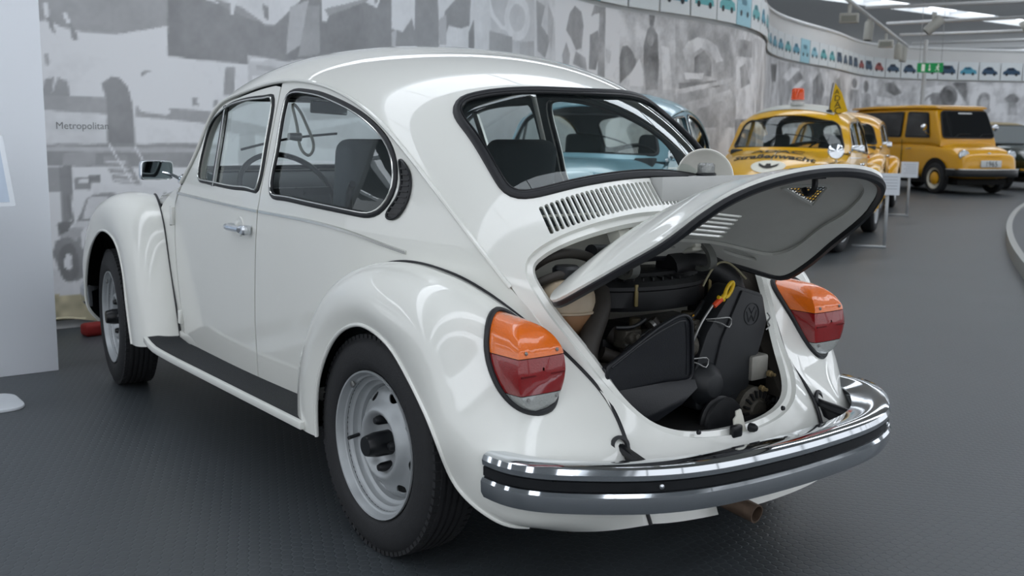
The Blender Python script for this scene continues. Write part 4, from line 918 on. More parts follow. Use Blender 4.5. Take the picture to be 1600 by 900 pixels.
 (125, [(25.03,2.3),(25.03,2.26),(24.99,2.22),(24.93,2.19),(24.85,2.18),(24.75,2.17),(24.66,2.18),(24.58,2.21),(24.52,2.24),(24.49,2.28),(24.49,2.32),(24.53,2.35),(24.6,2.38),(24.69,2.4),(24.78,2.4),(24.88,2.4),(24.95,2.37),(25.01,2.34)]),
 (125, [(25.97,2.26),(25.97,2.22),(25.94,2.17),(25.91,2.14),(25.85,2.12),(25.79,2.12),(25.73,2.14),(25.67,2.16),(25.63,2.2),(25.61,2.25),(25.62,2.3),(25.64,2.34),(25.69,2.37),(25.74,2.39),(25.81,2.39),(25.87,2.38),(25.92,2.35),(25.95,2.31)]),
 (150, [(24.31,2.13),(25.25,2.16),(25.36,1.72),(24.44,1.7)]),
 (150, [(25.49,2.08),(26.11,2.1),(26.17,1.74),(25.57,1.72)]),
 (176, [(26.24,2.5),(27.76,2.49),(27.87,1.29),(26.4,1.28)]),
 (120, [(26.77,2.37),(27.12,2.41),(27.47,2.15),(27.2,2.07),(26.84,2.18)]),
 (200, [(26.46,2.05),(27.26,1.99),(27.27,1.84),(26.48,1.86)]),
 (178, [(27.76,2.49),(29.5,2.5),(29.62,0.98),(27.9,0.97)]),
 (200, [(29.34,2.03),(29.31,1.91),(29.21,1.8),(29.05,1.72),(28.84,1.68),(28.62,1.67),(28.4,1.71),(28.22,1.79),(28.09,1.89),(28.04,2.01),(28.07,2.13),(28.18,2.24),(28.35,2.32),(28.56,2.36),(28.79,2.37),(29.0,2.33),(29.17,2.26),(29.29,2.15)]),
 (130, [(29.12,1.95),(29.1,1.86),(29.03,1.78),(28.92,1.72),(28.77,1.69),(28.61,1.69),(28.46,1.72),(28.33,1.77),(28.24,1.84),(28.2,1.93),(28.22,2.02),(28.3,2.1),(28.42,2.16),(28.57,2.19),(28.73,2.19),(28.88,2.16),(29.0,2.11),(29.09,2.03)]),
 (110, [(29.18,2.11),(29.18,2.02),(29.14,1.94),(29.07,1.88),(28.99,1.85),(28.9,1.85),(28.81,1.88),(28.74,1.94),(28.68,2.01),(28.66,2.1),(28.67,2.19),(28.71,2.26),(28.77,2.32),(28.86,2.36),(28.95,2.36),(29.04,2.33),(29.11,2.27),(29.16,2.2)]),
 (90, [(29.08,2.11),(29.08,2.05),(29.05,2.01),(29.01,1.97),(28.96,1.95),(28.91,1.95),(28.86,1.97),(28.81,2.0),(28.78,2.05),(28.76,2.1),(28.77,2.15),(28.79,2.2),(28.83,2.24),(28.88,2.26),(28.94,2.26),(28.99,2.24),(29.04,2.2),(29.07,2.16)]),
 (120, [(29.01,2.43),(29.41,2.46),(29.5,1.87)]),
 (195, [(28.13,1.85),(28.35,2.09),(28.45,1.86)]),
 (190, [(29.5,2.5),(31.33,2.5),(31.49,0.67),(29.65,0.66)]),
 (205, [(30.27,2.0),(30.26,1.85),(30.22,1.72),(30.14,1.63),(30.04,1.58),(29.93,1.58),(29.82,1.62),(29.73,1.72),(29.66,1.84),(29.63,1.99),(29.64,2.13),(29.68,2.26),(29.76,2.35),(29.86,2.4),(29.97,2.4),(30.08,2.36),(30.17,2.26),(30.24,2.14)]),
 (140, [(30.17,1.93),(30.16,1.83),(30.13,1.74),(30.08,1.68),(30.02,1.64),(29.94,1.64),(29.87,1.67),(29.81,1.74),(29.76,1.82),(29.74,1.92),(29.75,2.02),(29.78,2.11),(29.83,2.18),(29.89,2.21),(29.97,2.21),(30.04,2.18),(30.1,2.12),(30.15,2.03)]),
 (170, [(30.08,1.93),(30.08,1.87),(30.06,1.82),(30.03,1.78),(29.99,1.76),(29.95,1.76),(29.9,1.78),(29.87,1.81),(29.84,1.87),(29.83,1.92),(29.83,1.98),(29.85,2.04),(29.88,2.08),(29.92,2.1),(29.96,2.1),(30.01,2.08),(30.04,2.04),(30.07,1.99)]),
 (120, [(30.5,2.06),(30.6,2.16),(30.74,2.2),(30.89,2.07),(30.86,1.97),(30.58,1.97)]),
 (140, [(30.62,1.97),(30.82,1.97),(30.89,1.65),(30.61,1.64)]),
 (200, [(30.05,2.44),(30.24,2.29),(30.23,1.64),(30.11,1.8)]),
 (198, [(4.31,1.5),(5.96,1.58),(5.96,0.69),(4.29,0.76)]),
 (170, [(4.0,1.25),(4.43,1.17),(4.42,1.11),(4.0,1.15)]),
 (165, [(4.7,1.3),(5.51,1.34),(5.58,1.27),(4.75,1.22)]),
 (180, [(4.75,1.15),(5.24,1.22),(5.51,1.11),(5.23,1.02),(4.74,1.04)]),
 (165, [(4.2,1.13),(4.32,1.15),(4.33,0.96),(4.18,0.92)]),
]
WALL = [(4.0, 3.6), (3.9, 1.6), (3.86, 0.55), (3.98, -0.6), (4.33, -1.9), (5.1, -3.75), (6.1, -5.75), (6.43, -7.54), (7.35, -9.71), (9.42, -12.4), (10.3, -13.96), (10.95, -15.6), (11.6, -17.4), (12.4, -19.2), (12.85, -20.8), (12.7, -22.2), (11.6, -24.6), (9.8, -27.2)]
# ------------------------------------------------------------------ the hall
def text_mesh(name, body, size, m, parent, fn, center=True, bold=0.):
    """flat lettering; fn maps (a, b) of the text plane to space"""
    cu = bpy.data.curves.new(name, 'FONT'); cu.body = body; cu.size = size; cu.align_x = 'CENTER' if center else 'LEFT'; cu.resolution_u = 3; cu.offset = bold
    t = bpy.data.objects.new('tmp', cu); COL.objects.link(t); dg = bpy.context.evaluated_depsgraph_get(); me = bpy.data.meshes.new_from_object(t.evaluated_get(dg))
    bpy.data.objects.remove(t); me.name = name; co = np.empty(len(me.vertices)*3); me.vertices.foreach_get('co', co); co = co.reshape(-1, 3)
    me.vertices.foreach_set('co', np.array([fn(a, b) for a, b, _ in co], float).ravel()); me.materials.clear(); me.materials.append(m); me.update()
    return link(bpy.data.objects.new(name, me), parent)
def floor_material():
    m = bpy.data.materials.new('studded_rubber_floor'); m.use_nodes = True; nt = m.node_tree; b = nt.nodes['Principled BSDF']; N = nt.nodes.new; Lk = nt.links.new
    tc = N('ShaderNodeTexCoord'); a = .034
    ro = N('ShaderNodeVectorRotate'); ro.rotation_type = 'Z_AXIS'; ro.inputs['Angle'].default_value = .42; Lk(tc.outputs['Object'], ro.inputs['Vector'])
    def cell(off):
        d = N('ShaderNodeVectorMath'); d.operation = 'MULTIPLY'; d.inputs[1].default_value = (1/a, 1/(a*1.732), 0); Lk(ro.outputs[0], d.inputs[0])
        o = N('ShaderNodeVectorMath'); o.operation = 'ADD'; o.inputs[1].default_value = (off, off, 0); Lk(d.outputs[0], o.inputs[0])
        f = N('ShaderNodeVectorMath'); f.operation = 'FRACTION'; Lk(o.outputs[0], f.inputs[0])
        c = N('ShaderNodeVectorMath'); c.operation = 'SUBTRACT'; c.inputs[1].default_value = (.5, .5, 0); Lk(f.outputs[0], c.inputs[0])
        s = N('ShaderNodeVectorMath'); s.operation = 'MULTIPLY'; s.inputs[1].default_value = (1, 1.732, 0); Lk(c.outputs[0], s.inputs[0])
        l = N('ShaderNodeVectorMath'); l.operation = 'LENGTH'; Lk(s.outputs[0], l.inputs[0]); return l.outputs['Value']
    mn = N('ShaderNodeMath'); mn.operation = 'MINIMUM'; Lk(cell(0), mn.inputs[0]); Lk(cell(.5), mn.inputs[1])
    mr = N('ShaderNodeMapRange'); mr.interpolation_type = 'SMOOTHSTEP'; mr.inputs['From Min'].default_value = .40; mr.inputs['From Max'].default_value = .48; mr.inputs['To Min'].default_value = 1; mr.inputs['To Max'].default_value = 0
    Lk(mn.outputs[0], mr.inputs['Value'])
    bp = N('ShaderNodeBump'); bp.inputs['Strength'].default_value = .6; bp.inputs['Distance'].default_value = .0012; Lk(mr.outputs[0], bp.inputs['Height']); Lk(bp.outputs[0], b.inputs['Normal'])
    nz = N('ShaderNodeTexNoise'); nz.inputs['Scale'].default_value = 1.6; nz.inputs['Detail'].default_value = 6; Lk(tc.outputs['Object'], nz.inputs['Vector'])
    mx = N('ShaderNodeMix'); mx.data_type = 'RGBA'; mx.inputs['A'].default_value = (*lin('3b4043'), 1); mx.inputs['B'].default_value = (*lin('464b4f'), 1); Lk(nz.outputs['Fac'], mx.inputs['Factor'])
    m2 = N('ShaderNodeMix'); m2.data_type = 'RGBA'; m2.inputs['B'].default_value = (*lin('585f63'), 1); m3 = N('ShaderNodeMath'); m3.operation = 'MULTIPLY'; m3.inputs[1].default_value = .18
    rg = N('ShaderNodeMapRange'); rg.inputs['From Min'].default_value = .46; rg.inputs['From Max'].default_value = .5; Lk(mn.outputs[0], rg.inputs['Value']); Lk(rg.outputs[0], m3.inputs[0]); Lk(m3.outputs[0], m2.inputs['Factor']); Lk(mx.outputs['Result'], m2.inputs['A']); Lk(m2.outputs['Result'], b.inputs['Base Color'])
    b.inputs['Roughness'].default_value = .42; b.inputs['Specular IOR Level'].default_value = .45
    return m
fl = MB().add([(-14, -40, 0), (30, -40, 0), (30, 14, 0), (-14, 14, 0)], [(0, 1, 2, 3)]).build('floor', floor_material(), fix=False)
tag(fl, 'dark grey studded rubber floor of the hall', 'floor', kind='structure')
# curved wall
WT_ = chord(WALL); WS = Spl(WT_, WALL); _ss = np.linspace(0, WT_[-1], 4000); _c = WS(_ss); WSEG = np.concatenate([[0], np.cumsum(np.linalg.norm(np.diff(_c, axis=0), axis=1))])
def wall_at(s):
    """plan point, tangent and normal (into the hall) at metres s along the wall"""
    s = np.asarray(s, float); x = np.interp(s, WSEG, _c[:, 0]); y = np.interp(s, WSEG, _c[:, 1]); e = .15
    T = nrm(np.stack([np.interp(s+e, WSEG, _c[:, 0])-np.interp(s-e, WSEG, _c[:, 0]), np.interp(s+e, WSEG, _c[:, 1])-np.interp(s-e, WSEG, _c[:, 1])], -1))
    return np.stack([x, y], -1), T, np.stack([T[..., 1], -T[..., 0]], -1)
WHITEW = mat('white_wall', 'd9dad9', .8, 0, .03, 3)
ss = np.linspace(0, WSEG[-1], 160); Pw, Tw, Nw = wall_at(ss); Pb = Pw-Nw*.05
m = MB(); G = np.stack([np.stack([Pb[:, 0], Pb[:, 1], np.full(160, z)], 1) for z in (0, 1.5, 3.26)], 1); m.grid(G)
G2 = np.stack([np.stack([(Pb-Nw*.10)[:, 0], (Pb-Nw*.10)[:, 1], np.full(160, z)], 1) for z in (3.26, 1.5, 0)], 1); m.grid(G2); m.grid(np.stack([G[:, -1], G2[:, 0]], 1))
tag(m.build('wall_back', WHITEW, smooth=40), kind='structure')
m = MB().tube(np.stack([Pb[:, 0], Pb[:, 1], np.full(160, 3.27)], 1), .035, 8); tag(m.build('trim_1', mat('wall_cap', 'eceff0', .5)), kind='structure')
def vnoise(s, z, f, seed):
    r = np.random.default_rng(seed).random((256, 256)); x = s*f; y = z*f; i = np.floor(x).astype(int); j = np.floor(y).astype(int); a = x-i; b = y-j; a = a*a*(3-2*a); b = b*b*(3-2*b)
    g = lambda p, q: r[p % 256, q % 256]
    return (g(i, j)*(1-a)+g(i+1, j)*a)*(1-b)+(g(i, j+1)*(1-a)+g(i+1, j+1)*a)*b
def mural_grey(s, z):
    g = np.full(s.shape, 186.); pts = np.stack([s, z], 1); rid = np.zeros(s.shape)
    ws = .006*(vnoise(s, z, 9, 1)-.5)+.003*(vnoise(s, z, 31, 2)-.5); wz = .006*(vnoise(s, z, 9, 3)-.5)+.003*(vnoise(s, z, 31, 4)-.5)
    q = pts+np.stack([ws, wz], 1)
    for k, (v, poly) in enumerate(MURAL):
        P = np.array(poly); lo, hi = P.min(0), P.max(0); c = (q[:, 0] > lo[0]-.02) & (q[:, 0] < hi[0]+.02) & (q[:, 1] > lo[1]-.02) & (q[:, 1] < hi[1]+.02)
        idx = np.where(c)[0]; i2 = idx[inside(q[idx], P)]; g[i2] = v; rid[i2] = k
    n = .5*vnoise(s+rid*3.1, z, 4, 5)+.3*vnoise(s, z+rid*1.7, 13, 6)+.2*vnoise(s, z, 45, 7)
    far = np.clip((s-7.5)/3, 0, 1)
    g = g+(n-.5)*(26+46*far)
    st = vnoise(s+.25*np.sin(z*2+rid), z*.35+rid*2.3, 6.5, 9); g = g+(st-.5)*34*far     # blotchy photo prints further along
    return np.clip(g, 70, 232)
def curtain(name, s0, s1, ds, dz, fold):
    sa = np.arange(s0, s1+ds/2, ds); za = np.arange(.035, 2.47, dz); S_, Z_ = np.meshgrid(sa, za, indexing='ij'); P, T, Nn = wall_at(S_)
    wob = fold*(np.sin(S_*5.1+1.3*np.sin(Z_*1.1))*.6+.4*np.sin(S_*12.3+Z_*.8))*(1.25-.4*Z_)
    Z2 = Z_+np.where(Z_ < .05, .02*np.sin(S_*4.7)+.012*np.sin(S_*13), 0)
    V = np.concatenate([P+Nn*wob[..., None], Z2[..., None]], -1); a, b = S_.shape
    me = bpy.data.meshes.new(name); idx = np.arange(a*b).reshape(a, b); F = np.stack([idx[:-1, :-1], idx[1:, :-1], idx[1:, 1:], idx[:-1, 1:]], -1).reshape(-1, 4)
    me.from_pydata(V.reshape(-1, 3).tolist(), [], F.tolist()); at = me.color_attributes.new('print', 'FLOAT_COLOR', 'POINT')
    g = sum(mural_grey(S_.ravel()+a*ds, Z_.ravel()+b*dz) for a, b in ((-.375, -.125), (.125, -.375), (.375, .125), (-.125, .375), (0, 0)))/5/255; g = np.clip((g-.5)*1.2+.60, .2, .94); c = np.stack([g*.985, g*.99, g*1.0], 1)
    hem = Z_.ravel() < .20+.01*np.sin(S_.ravel()*7); hn = .85+.3*vnoise(S_.ravel(), Z_.ravel(), 22, 11); c[hem] = (np.array([.74, .71, .60])*hn[:, None])[hem]
    c = np.where(c <= .04045, c/12.92, ((np.clip(c, 0, 1)+.055)/1.055)**2.4); at.data.foreach_set('color', np.concatenate([c, np.ones((len(c), 1))], 1).ravel())
    me.polygons.foreach_set('use_smooth', [True]*len(F)); me.update()
    m_ = bpy.data.materials.get('printed_cloth')
    if not m_:
        m_ = bpy.data.materials.new('printed_cloth'); m_.use_nodes = True; nt = m_.node_tree; an = nt.nodes.new('ShaderNodeAttribute'); an.attribute_name = 'print'; b_ = nt.nodes['Principled BSDF']; nt.links.new(an.outputs['Color'], b_.inputs['Base Color']); b_.inputs['Roughness'].default_value = .85
    me.materials.append(m_); return link(bpy.data.objects.new(name, me))
cu = curtain('printed_curtain', 1.2, 14.0, .0115, .0115, .012); tag(cu, 'tall curtain printed with grey photographs of an aeroplane and old cars', 'curtain')
GREYT = mat('print_grey', '7d7f80', .85)
def on_wall(s0, z0):
    def f(a, b):
        P, T, Nn = wall_at(np.float64(s0+a)); q = P+Nn*.032; return (q[0], q[1], z0+b)
    return f
text_mesh('printed_lettering', 'Metropolitan', .056, GREYT, cu, on_wall(3.19, 1.155))
cu2 = curtain('printed_curtain', 14.0, 33.4, .04, .03, .006); tag(cu2, 'far curving curtain printed with blotchy grey photographs behind the yellow cars', 'curtain')
# row of car pictures above the curtain
PAL = [('blue', '4f9bb3', '2d5f75'), ('teal', '5fb0b4', '2f6f78'), ('green grey', '8a9a8c', '4c5a50'), ('pale blue', '8fc3d2', '4f8294'), ('dark navy', '33506a', '1b2b3c'), ('brick red', 'a2504a', '5a2a28')]
SIL = [[(-.22, -.06), (-.21, .0), (-.15, .03), (-.10, .09), (.05, .10), (.13, .04), (.21, .02), (.23, -.05), (.22, -.07), (-.21, -.07)],
       [(-.22, -.07), (-.22, .09), (-.19, .12), (.12, .12), (.18, .04), (.22, .01), (.22, -.07)],
       [(-.20, -.07), (-.20, -.02), (-.15, .06), (-.05, .11), (.06, .10), (.12, .03), (.20, -.01), (.21, -.07)]]
POSTER = mat('poster_white', 'dfe5e7', .5); POSTB = mat('poster_blue_tint', '9fd0de', .5); POSTK = mat('poster_tyre', '23292e', .6)
pcache = {}
def poster(s, style, k):
    P, T, Nn = wall_at(np.float64(s)); o = P+Nn*.02
    key = (style, k % 3)
    if key not in pcache:
        d = MB().box((0, 0, 0), (.565, .012, .445)).build('car_picture', POSTB if (style in (1, 3) and k % 2) else POSTER)
        a, c1, c2 = PAL[style]; f = lambda x, y, z: (x*1.05, -.0062-z, y*1.05)
        e = MB().prism(SIL[k % 3], 0, .0012, f).build('printed_car', mat('print_'+a, c1, .5, 0, .35, 60), d)
        win = [(.55*x-.01, .045+.5*max(0, y)) for x, y in SIL[k % 3] if y > .025]
        if len(win) > 2: MB().prism(win+[(.07, .035), (-.09, .035)], .0012, .0018, f).build('printed_window', mat('print_'+a+'_dark', c2, .5), d)
        for wx in (-.13, .13): MB().lathe([(.038, 0), (.038, .002)], (wx, -.008, -.07), (0, -1, 0), 14).build('printed_wheel', POSTK, d)
        pcache[key] = d; first = d
    else:
        src = pcache[key]; first = src.copy(); link(first)
        for ch in src.children: c = ch.copy(); link(c, first)
    first.location = (o[0], o[1], 2.735); first.rotation_euler = (0, 0, math.atan2(T[1], T[0])+math.pi if False else math.atan2(Nn[1], Nn[0])+math.pi/2)
    lab = '%s %s pictured on a %s panel above the curtain' % (PAL[style][0], ('saloon car', 'boxy van', 'rounded car')[key[1]], 'tinted' if (style in (1, 3) and key[1] % 2) else 'white')
    return tag(first, lab, 'picture', 'car pictures above the curtain')
random.seed(11); s_ = 8.6
for k in range(41):
    st = random.choice([0, 1, 2, 3, 0, 1]) if k < 24 else random.choice([4, 5, 4, 0, 5]); poster(s_, st, random.randrange(3)); s_ += .595
# ceiling with skylight strips
CEIL = mat('ceiling_white', 'c9cccd', .85, 0, .03, 2); PANE = mat('skylight_pane', 'ffffff', .4, emit='f2f7ff', estr=3.4); MULL = mat('skylight_bar', 'b9bdbf', .5)
xs = [-5.0, -1.8, 2.3, 6.2, 10.2, 14.2]; wd = 1.0; edges = [-6.5]+[q for x in xs for q in (x-wd/2, x+wd/2)]+[30]; CZ = 4.5
m = MB()
for a, b in zip(edges[::2], edges[1::2]): m.box(((a+b)/2, -13, CZ+.1), (b-a, 54, .2))
tag(m.build('ceiling', CEIL), kind='structure')
n_ = 0
for x in xs:
    n_ += 1
    o = MB().box((x, -13, CZ+.19), (wd, 54, .02)).build('window_%d' % n_, PANE); tag(o, kind='structure')
    mm = MB()
    for y in np.arange(-39.5, 13.5, 2.1): mm.box((x, y, CZ+.12), (wd, .035, .08))
    mm.build('glazing_bar', MULL, o)['kind'] = 'stuff'

# glazed side of the hall behind the camera: bars of the window wall
mm = MB()
for y in np.arange(-38, 14, 2.2): mm.box((-6.5, y, CZ/2), (.08, .08, CZ))
for z in (.06, 1.2, 3.0, 4.4): mm.box((-6.5, -13, z), (.07, 54, .08))
o = mm.build('window_20', MULL); tag(o, kind='structure')
# ------------------------------------------------------------------ more cars
KEEP = {'roof_shell', 'quarter_panel', 'door', 'cowl_side', 'rain_gutter', 'door_trim', 'waist_trim', 'door_window_seal', 'quarter_window_seal', 'door_window_trim', 'quarter_window_trim', 'door_window_pane', 'quarter_window_pane', 'vent_window_bar', 'vent_window_trim', 'rear_window_seal', 'rear_window_pane', 'windshield_seal', 'windshield_pane', 'rear_fender', 'front_fender', 'nose_panel', 'hood', 'hood_trim', 'floor_pan', 'rear_wheel_housing', 'front_wheel_housing', 'front_bulkhead', 'sill', 'running_board', 'wheel', 'rear_bumper', 'tail_lamp', 'engine_lid', 'front_seat', 'dashboard', 'steering_wheel', 'rear_seat_back', 'door_handle', 'headlamp', 'front_indicator', 'front_bumper', 'wiper', 'side_mirror', 'mirror_arm', 'parcel_shelf'}
DROP = {'tread_blocks', 'lug_cap', 'valve_stem', 'balance_weight', 'lens_screw', 'vent_mesh', 'latch_hook', 'recess_wall', 'frame_wall', 'lid_inner_frame', 'bumper_bolt'}
def copy_car(src, label, paint, loc, rz, hub):
    r = empty('vintage_car', loc, rz); tag(r, label, 'car')
    def cp(o, par):
        if o.name.split('.')[0] in DROP: return
        c = o.copy(); COL.objects.link(c); c.parent = par
        if o.name.split('.')[0] == 'engine_lid': c.matrix_local = Matrix()
        for sl in c.material_slots:
            new = {PAINT.name: paint}.get(sl.material.name) if sl.material else None
            if o.name.split('.')[0] == 'hub_cap': new = hub
            if new: sl.link = 'OBJECT'; sl.material = new
        for ch in o.children: cp(ch, c)
    for o in list(src.children):
        if o.name.split('.')[0] in KEEP: cp(o, r)
    return r
BLUE = mat('light_blue_paint', '86aebb', .25, .15, .02, 5, coat=.6); YEL = mat('yellow_paint', 'e2ac0a', .28, 0, .03, 5, coat=.6); YEL2 = mat('golden_yellow_paint', 'dca00a', .28, 0, .03, 5, coat=.6)
blue = copy_car(WHITE_CAR, 'light blue rounded car parked between the white car and the curtain', BLUE, (4.24, -4.46, 0), math.radians(119.7), CHROME)
adac = copy_car(WHITE_CAR, 'yellow rounded patrol car with orange roof beacon and lettered bonnet', YEL, (5.5, -8.59, 0), math.radians(116.7), YEL)
yel2 = copy_car(WHITE_CAR, 'plain yellow rounded car tucked behind the patrol car', YEL2, (7.81, -12.57, 0), math.radians(118), YEL2)
# patrol car fittings
HOODY = lambda s, y: float(.5*math.asin(min(1, abs(y)/float(_hg(np.float64(s))[1])*math.sin(_ph)))/_ph)*(1 if y > 0 else -1)
def hood_pt(s, y, off=.008):
    v = HOODY(s, y); P = FH(np.float64(s), np.float64(v)); n = -fnormal(FH, np.array([[s, v]]))[0]; n = n if n[2] > 0 else -n; return P+n*off
INK = mat('black_lettering', '1c1a12', .6)
text_mesh('bonnet_lettering', 'ADAC', .17, INK, adac, lambda a, b: hood_pt(.30-b*1.1, a*1.1), True, .005)
text_mesh('bonnet_lettering', 'Straßenwacht', .155, INK, adac, lambda a, b: hood_pt(.50-b*1.2+.25*a*a, a*.95), True, .005)
em = MB(); n_ = 28; V = [hood_pt(.70, .0, .010)]+[hood_pt(.70+.13*math.sin(t), .17*math.cos(t), .010) for t in np.linspace(0, 2*math.pi, n_, endpoint=False)]
em.add(V, [(0, 1+i, 1+(i+1) % n_) for i in range(n_)]); eb = em.build('bonnet_emblem', mat('emblem_white', 'e6e4d4', .4), adac)
m = MB()
for pts in (((.06, .02), (.10, .06), (.09, .0), (.04, -.04), (0, -.05), (-.04, -.04), (-.09, .0), (-.10, .06), (-.06, .02), (-.03, .0), (-.02, .05), (.02, .05), (.03, .0)),):
    P = [hood_pt(.70-b, a, .013) for a, b in pts]; m.add(P, [tuple(range(len(P)))])
m.build('emblem_bird', INK, eb, smooth=0)
m = MB(); S_, T_ = np.meshgrid(np.linspace(.62, 1.75, 24), np.linspace(-.62, .62, 16), indexing='ij'); Pm = B(S_, T_); Pm[..., 2] += .006; m.grid(Pm); m.build('roof_panel', mat('roof_grey_white', 'c3c5bc', .35), adac)
bc = MB().lathe([(.075, 0), (.078, .03), (.06, .045), (.06, .06), (0, .06)], (1.30, 0, 1.463), (0, 0, 1), 24).build('beacon_base', mat('beacon_base', 'c9c9c5', .4), adac)
MB().lathe([(.074, .0), (.072, .02), (.066, .11), (.055, .125), (0, .128)], (1.30, 0, 1.523), (0, 0, 1), 24).build('beacon_dome', mat('beacon_orange', 'e2511a', .2, 0, .1, 30, coat=.5), bc)
MB().tube(np.array([(1.42, .36, 1.40), (1.40, .37, 1.60), (1.37, .38, 1.70)]), .005, 6).lathe([(.035, 0), (.03, .02), (.012, .03), (0, .03)], (1.42, .36, 1.39), (0, 0, 1), 14).build('antenna', BLACKP, adac)
fg = MB().prism([(0, .0), (-.06, -.36), (.14, -.30), (.07, -.10)], -.003, .003, lambda a, b, c: (1.37-a*.25+c, .40+a, 1.70+b)).build('pennant', mat('pennant_yellow', 'd9b012', .7), adac)
for k, ch in enumerate('ADAC'):
    text_mesh('pennant_letter', ch, .075+.010*k, INK, fg, lambda a, b, k=k: (1.37-(.02+.006*k+a)*.25+.006, .40+.024+.006*k+a, 1.58-k*.07+b))
sp = MB().lathe([(.0, -.10), (.05, -.08), (.075, -.01), (.08, .0), (.07, .01), (0, .02)], (2.35, .60, .99), nrm((1, .35, .15)), 24).build('search_lamp', CHROME, adac)
MB().cyl((2.33, .60, .86), (2.35, .60, .96), .012).build('lamp_stem', CHROME, sp)

def arch(cx, cz, r, sg, y, m_, par, name='wheel_arch'):
    MB().prism([(cx+r*math.cos(t), cz+r*math.sin(t)) for t in np.linspace(-.25, math.pi+.25, 22)], 0, .012, lambda a, b, c: (a, (y+c)*sg, b)).build(name, m_, par)
def side_win(par, poly, y0, y1, m_, name, sg, th=.008):
    zz = [q[1] for q in poly]; a, b = min(zz), max(zz)
    f = lambda x, z, c: (x, (y0+(y1-y0)*(z-a)/(b-a)+c)*sg, z)
    MB().prism([tuple(q) for q in rpoly(poly, .05, 4)], -.004, th, f).build(name, m_, par)
DGL = mat('dark_window', '16191b', .06, 0, .1, 5, coat=.5); SEALM = RUBBER
def loft(stations, n=36, p=4.5):
    """stations (x, half width, z0, z1, top width factor): rounded box sections"""
    R = []
    for x, hw, z0, z1, tf in stations:
        t = np.linspace(0, 2*math.pi, n, endpoint=False); c, s = np.cos(t), np.sin(t); yy = np.sign(c)*np.abs(c)**(2/p); zz = np.sign(s)*np.abs(s)**(2/p)
        w = hw*(1+(tf-1)*np.clip((zz+1)/2, 0, 1)); R.append(np.stack([np.full(n, x), yy*w, (z0+z1)/2+zz*(z1-z0)/2], 1))
    m = MB(); V = np.array(R); k = len(R); F = []
    for i in range(k-1):
        for j in range(n): F.append((i*n+j, i*n+(j+1) % n, (i+1)*n+(j+1) % n, (i+1)*n+j))
    F.append(tuple(range(n))); F.append(tuple((k-1)*n+j for j in range(n))); return m.add(V.reshape(-1, 3), F)
def small_wheel(par, x, y, sg, capm):
    w_ = empty('wheel', (x, y*sg, .30), 0 if sg > 0 else math.pi, par)
    MB().lathe([(.19, .05), (.205, .07), (.25, .076), (.29, .06), (.30, .03), (.30, -.05), (.27, -.07), (.19, -.05)], (0, 0, 0), (0, 1, 0), 48, closed=True).build('tyre', TYRE, w_)
    MB().lathe([(.0, .03), (.12, .035), (.15, .03), (.18, .055), (.20, .066), (.204, .07), (.20, .04), (.19, -.03)], (0, 0, 0), (0, 1, 0), 40).build('rim', mat('cream_rim', 'c9c5b5', .4), w_)
    MB().lathe([(.125, .035), (.12, .06), (.07, .078), (0, .083)], (0, 0, 0), (0, 1, 0), 32).build('hub_cap', capm, w_)
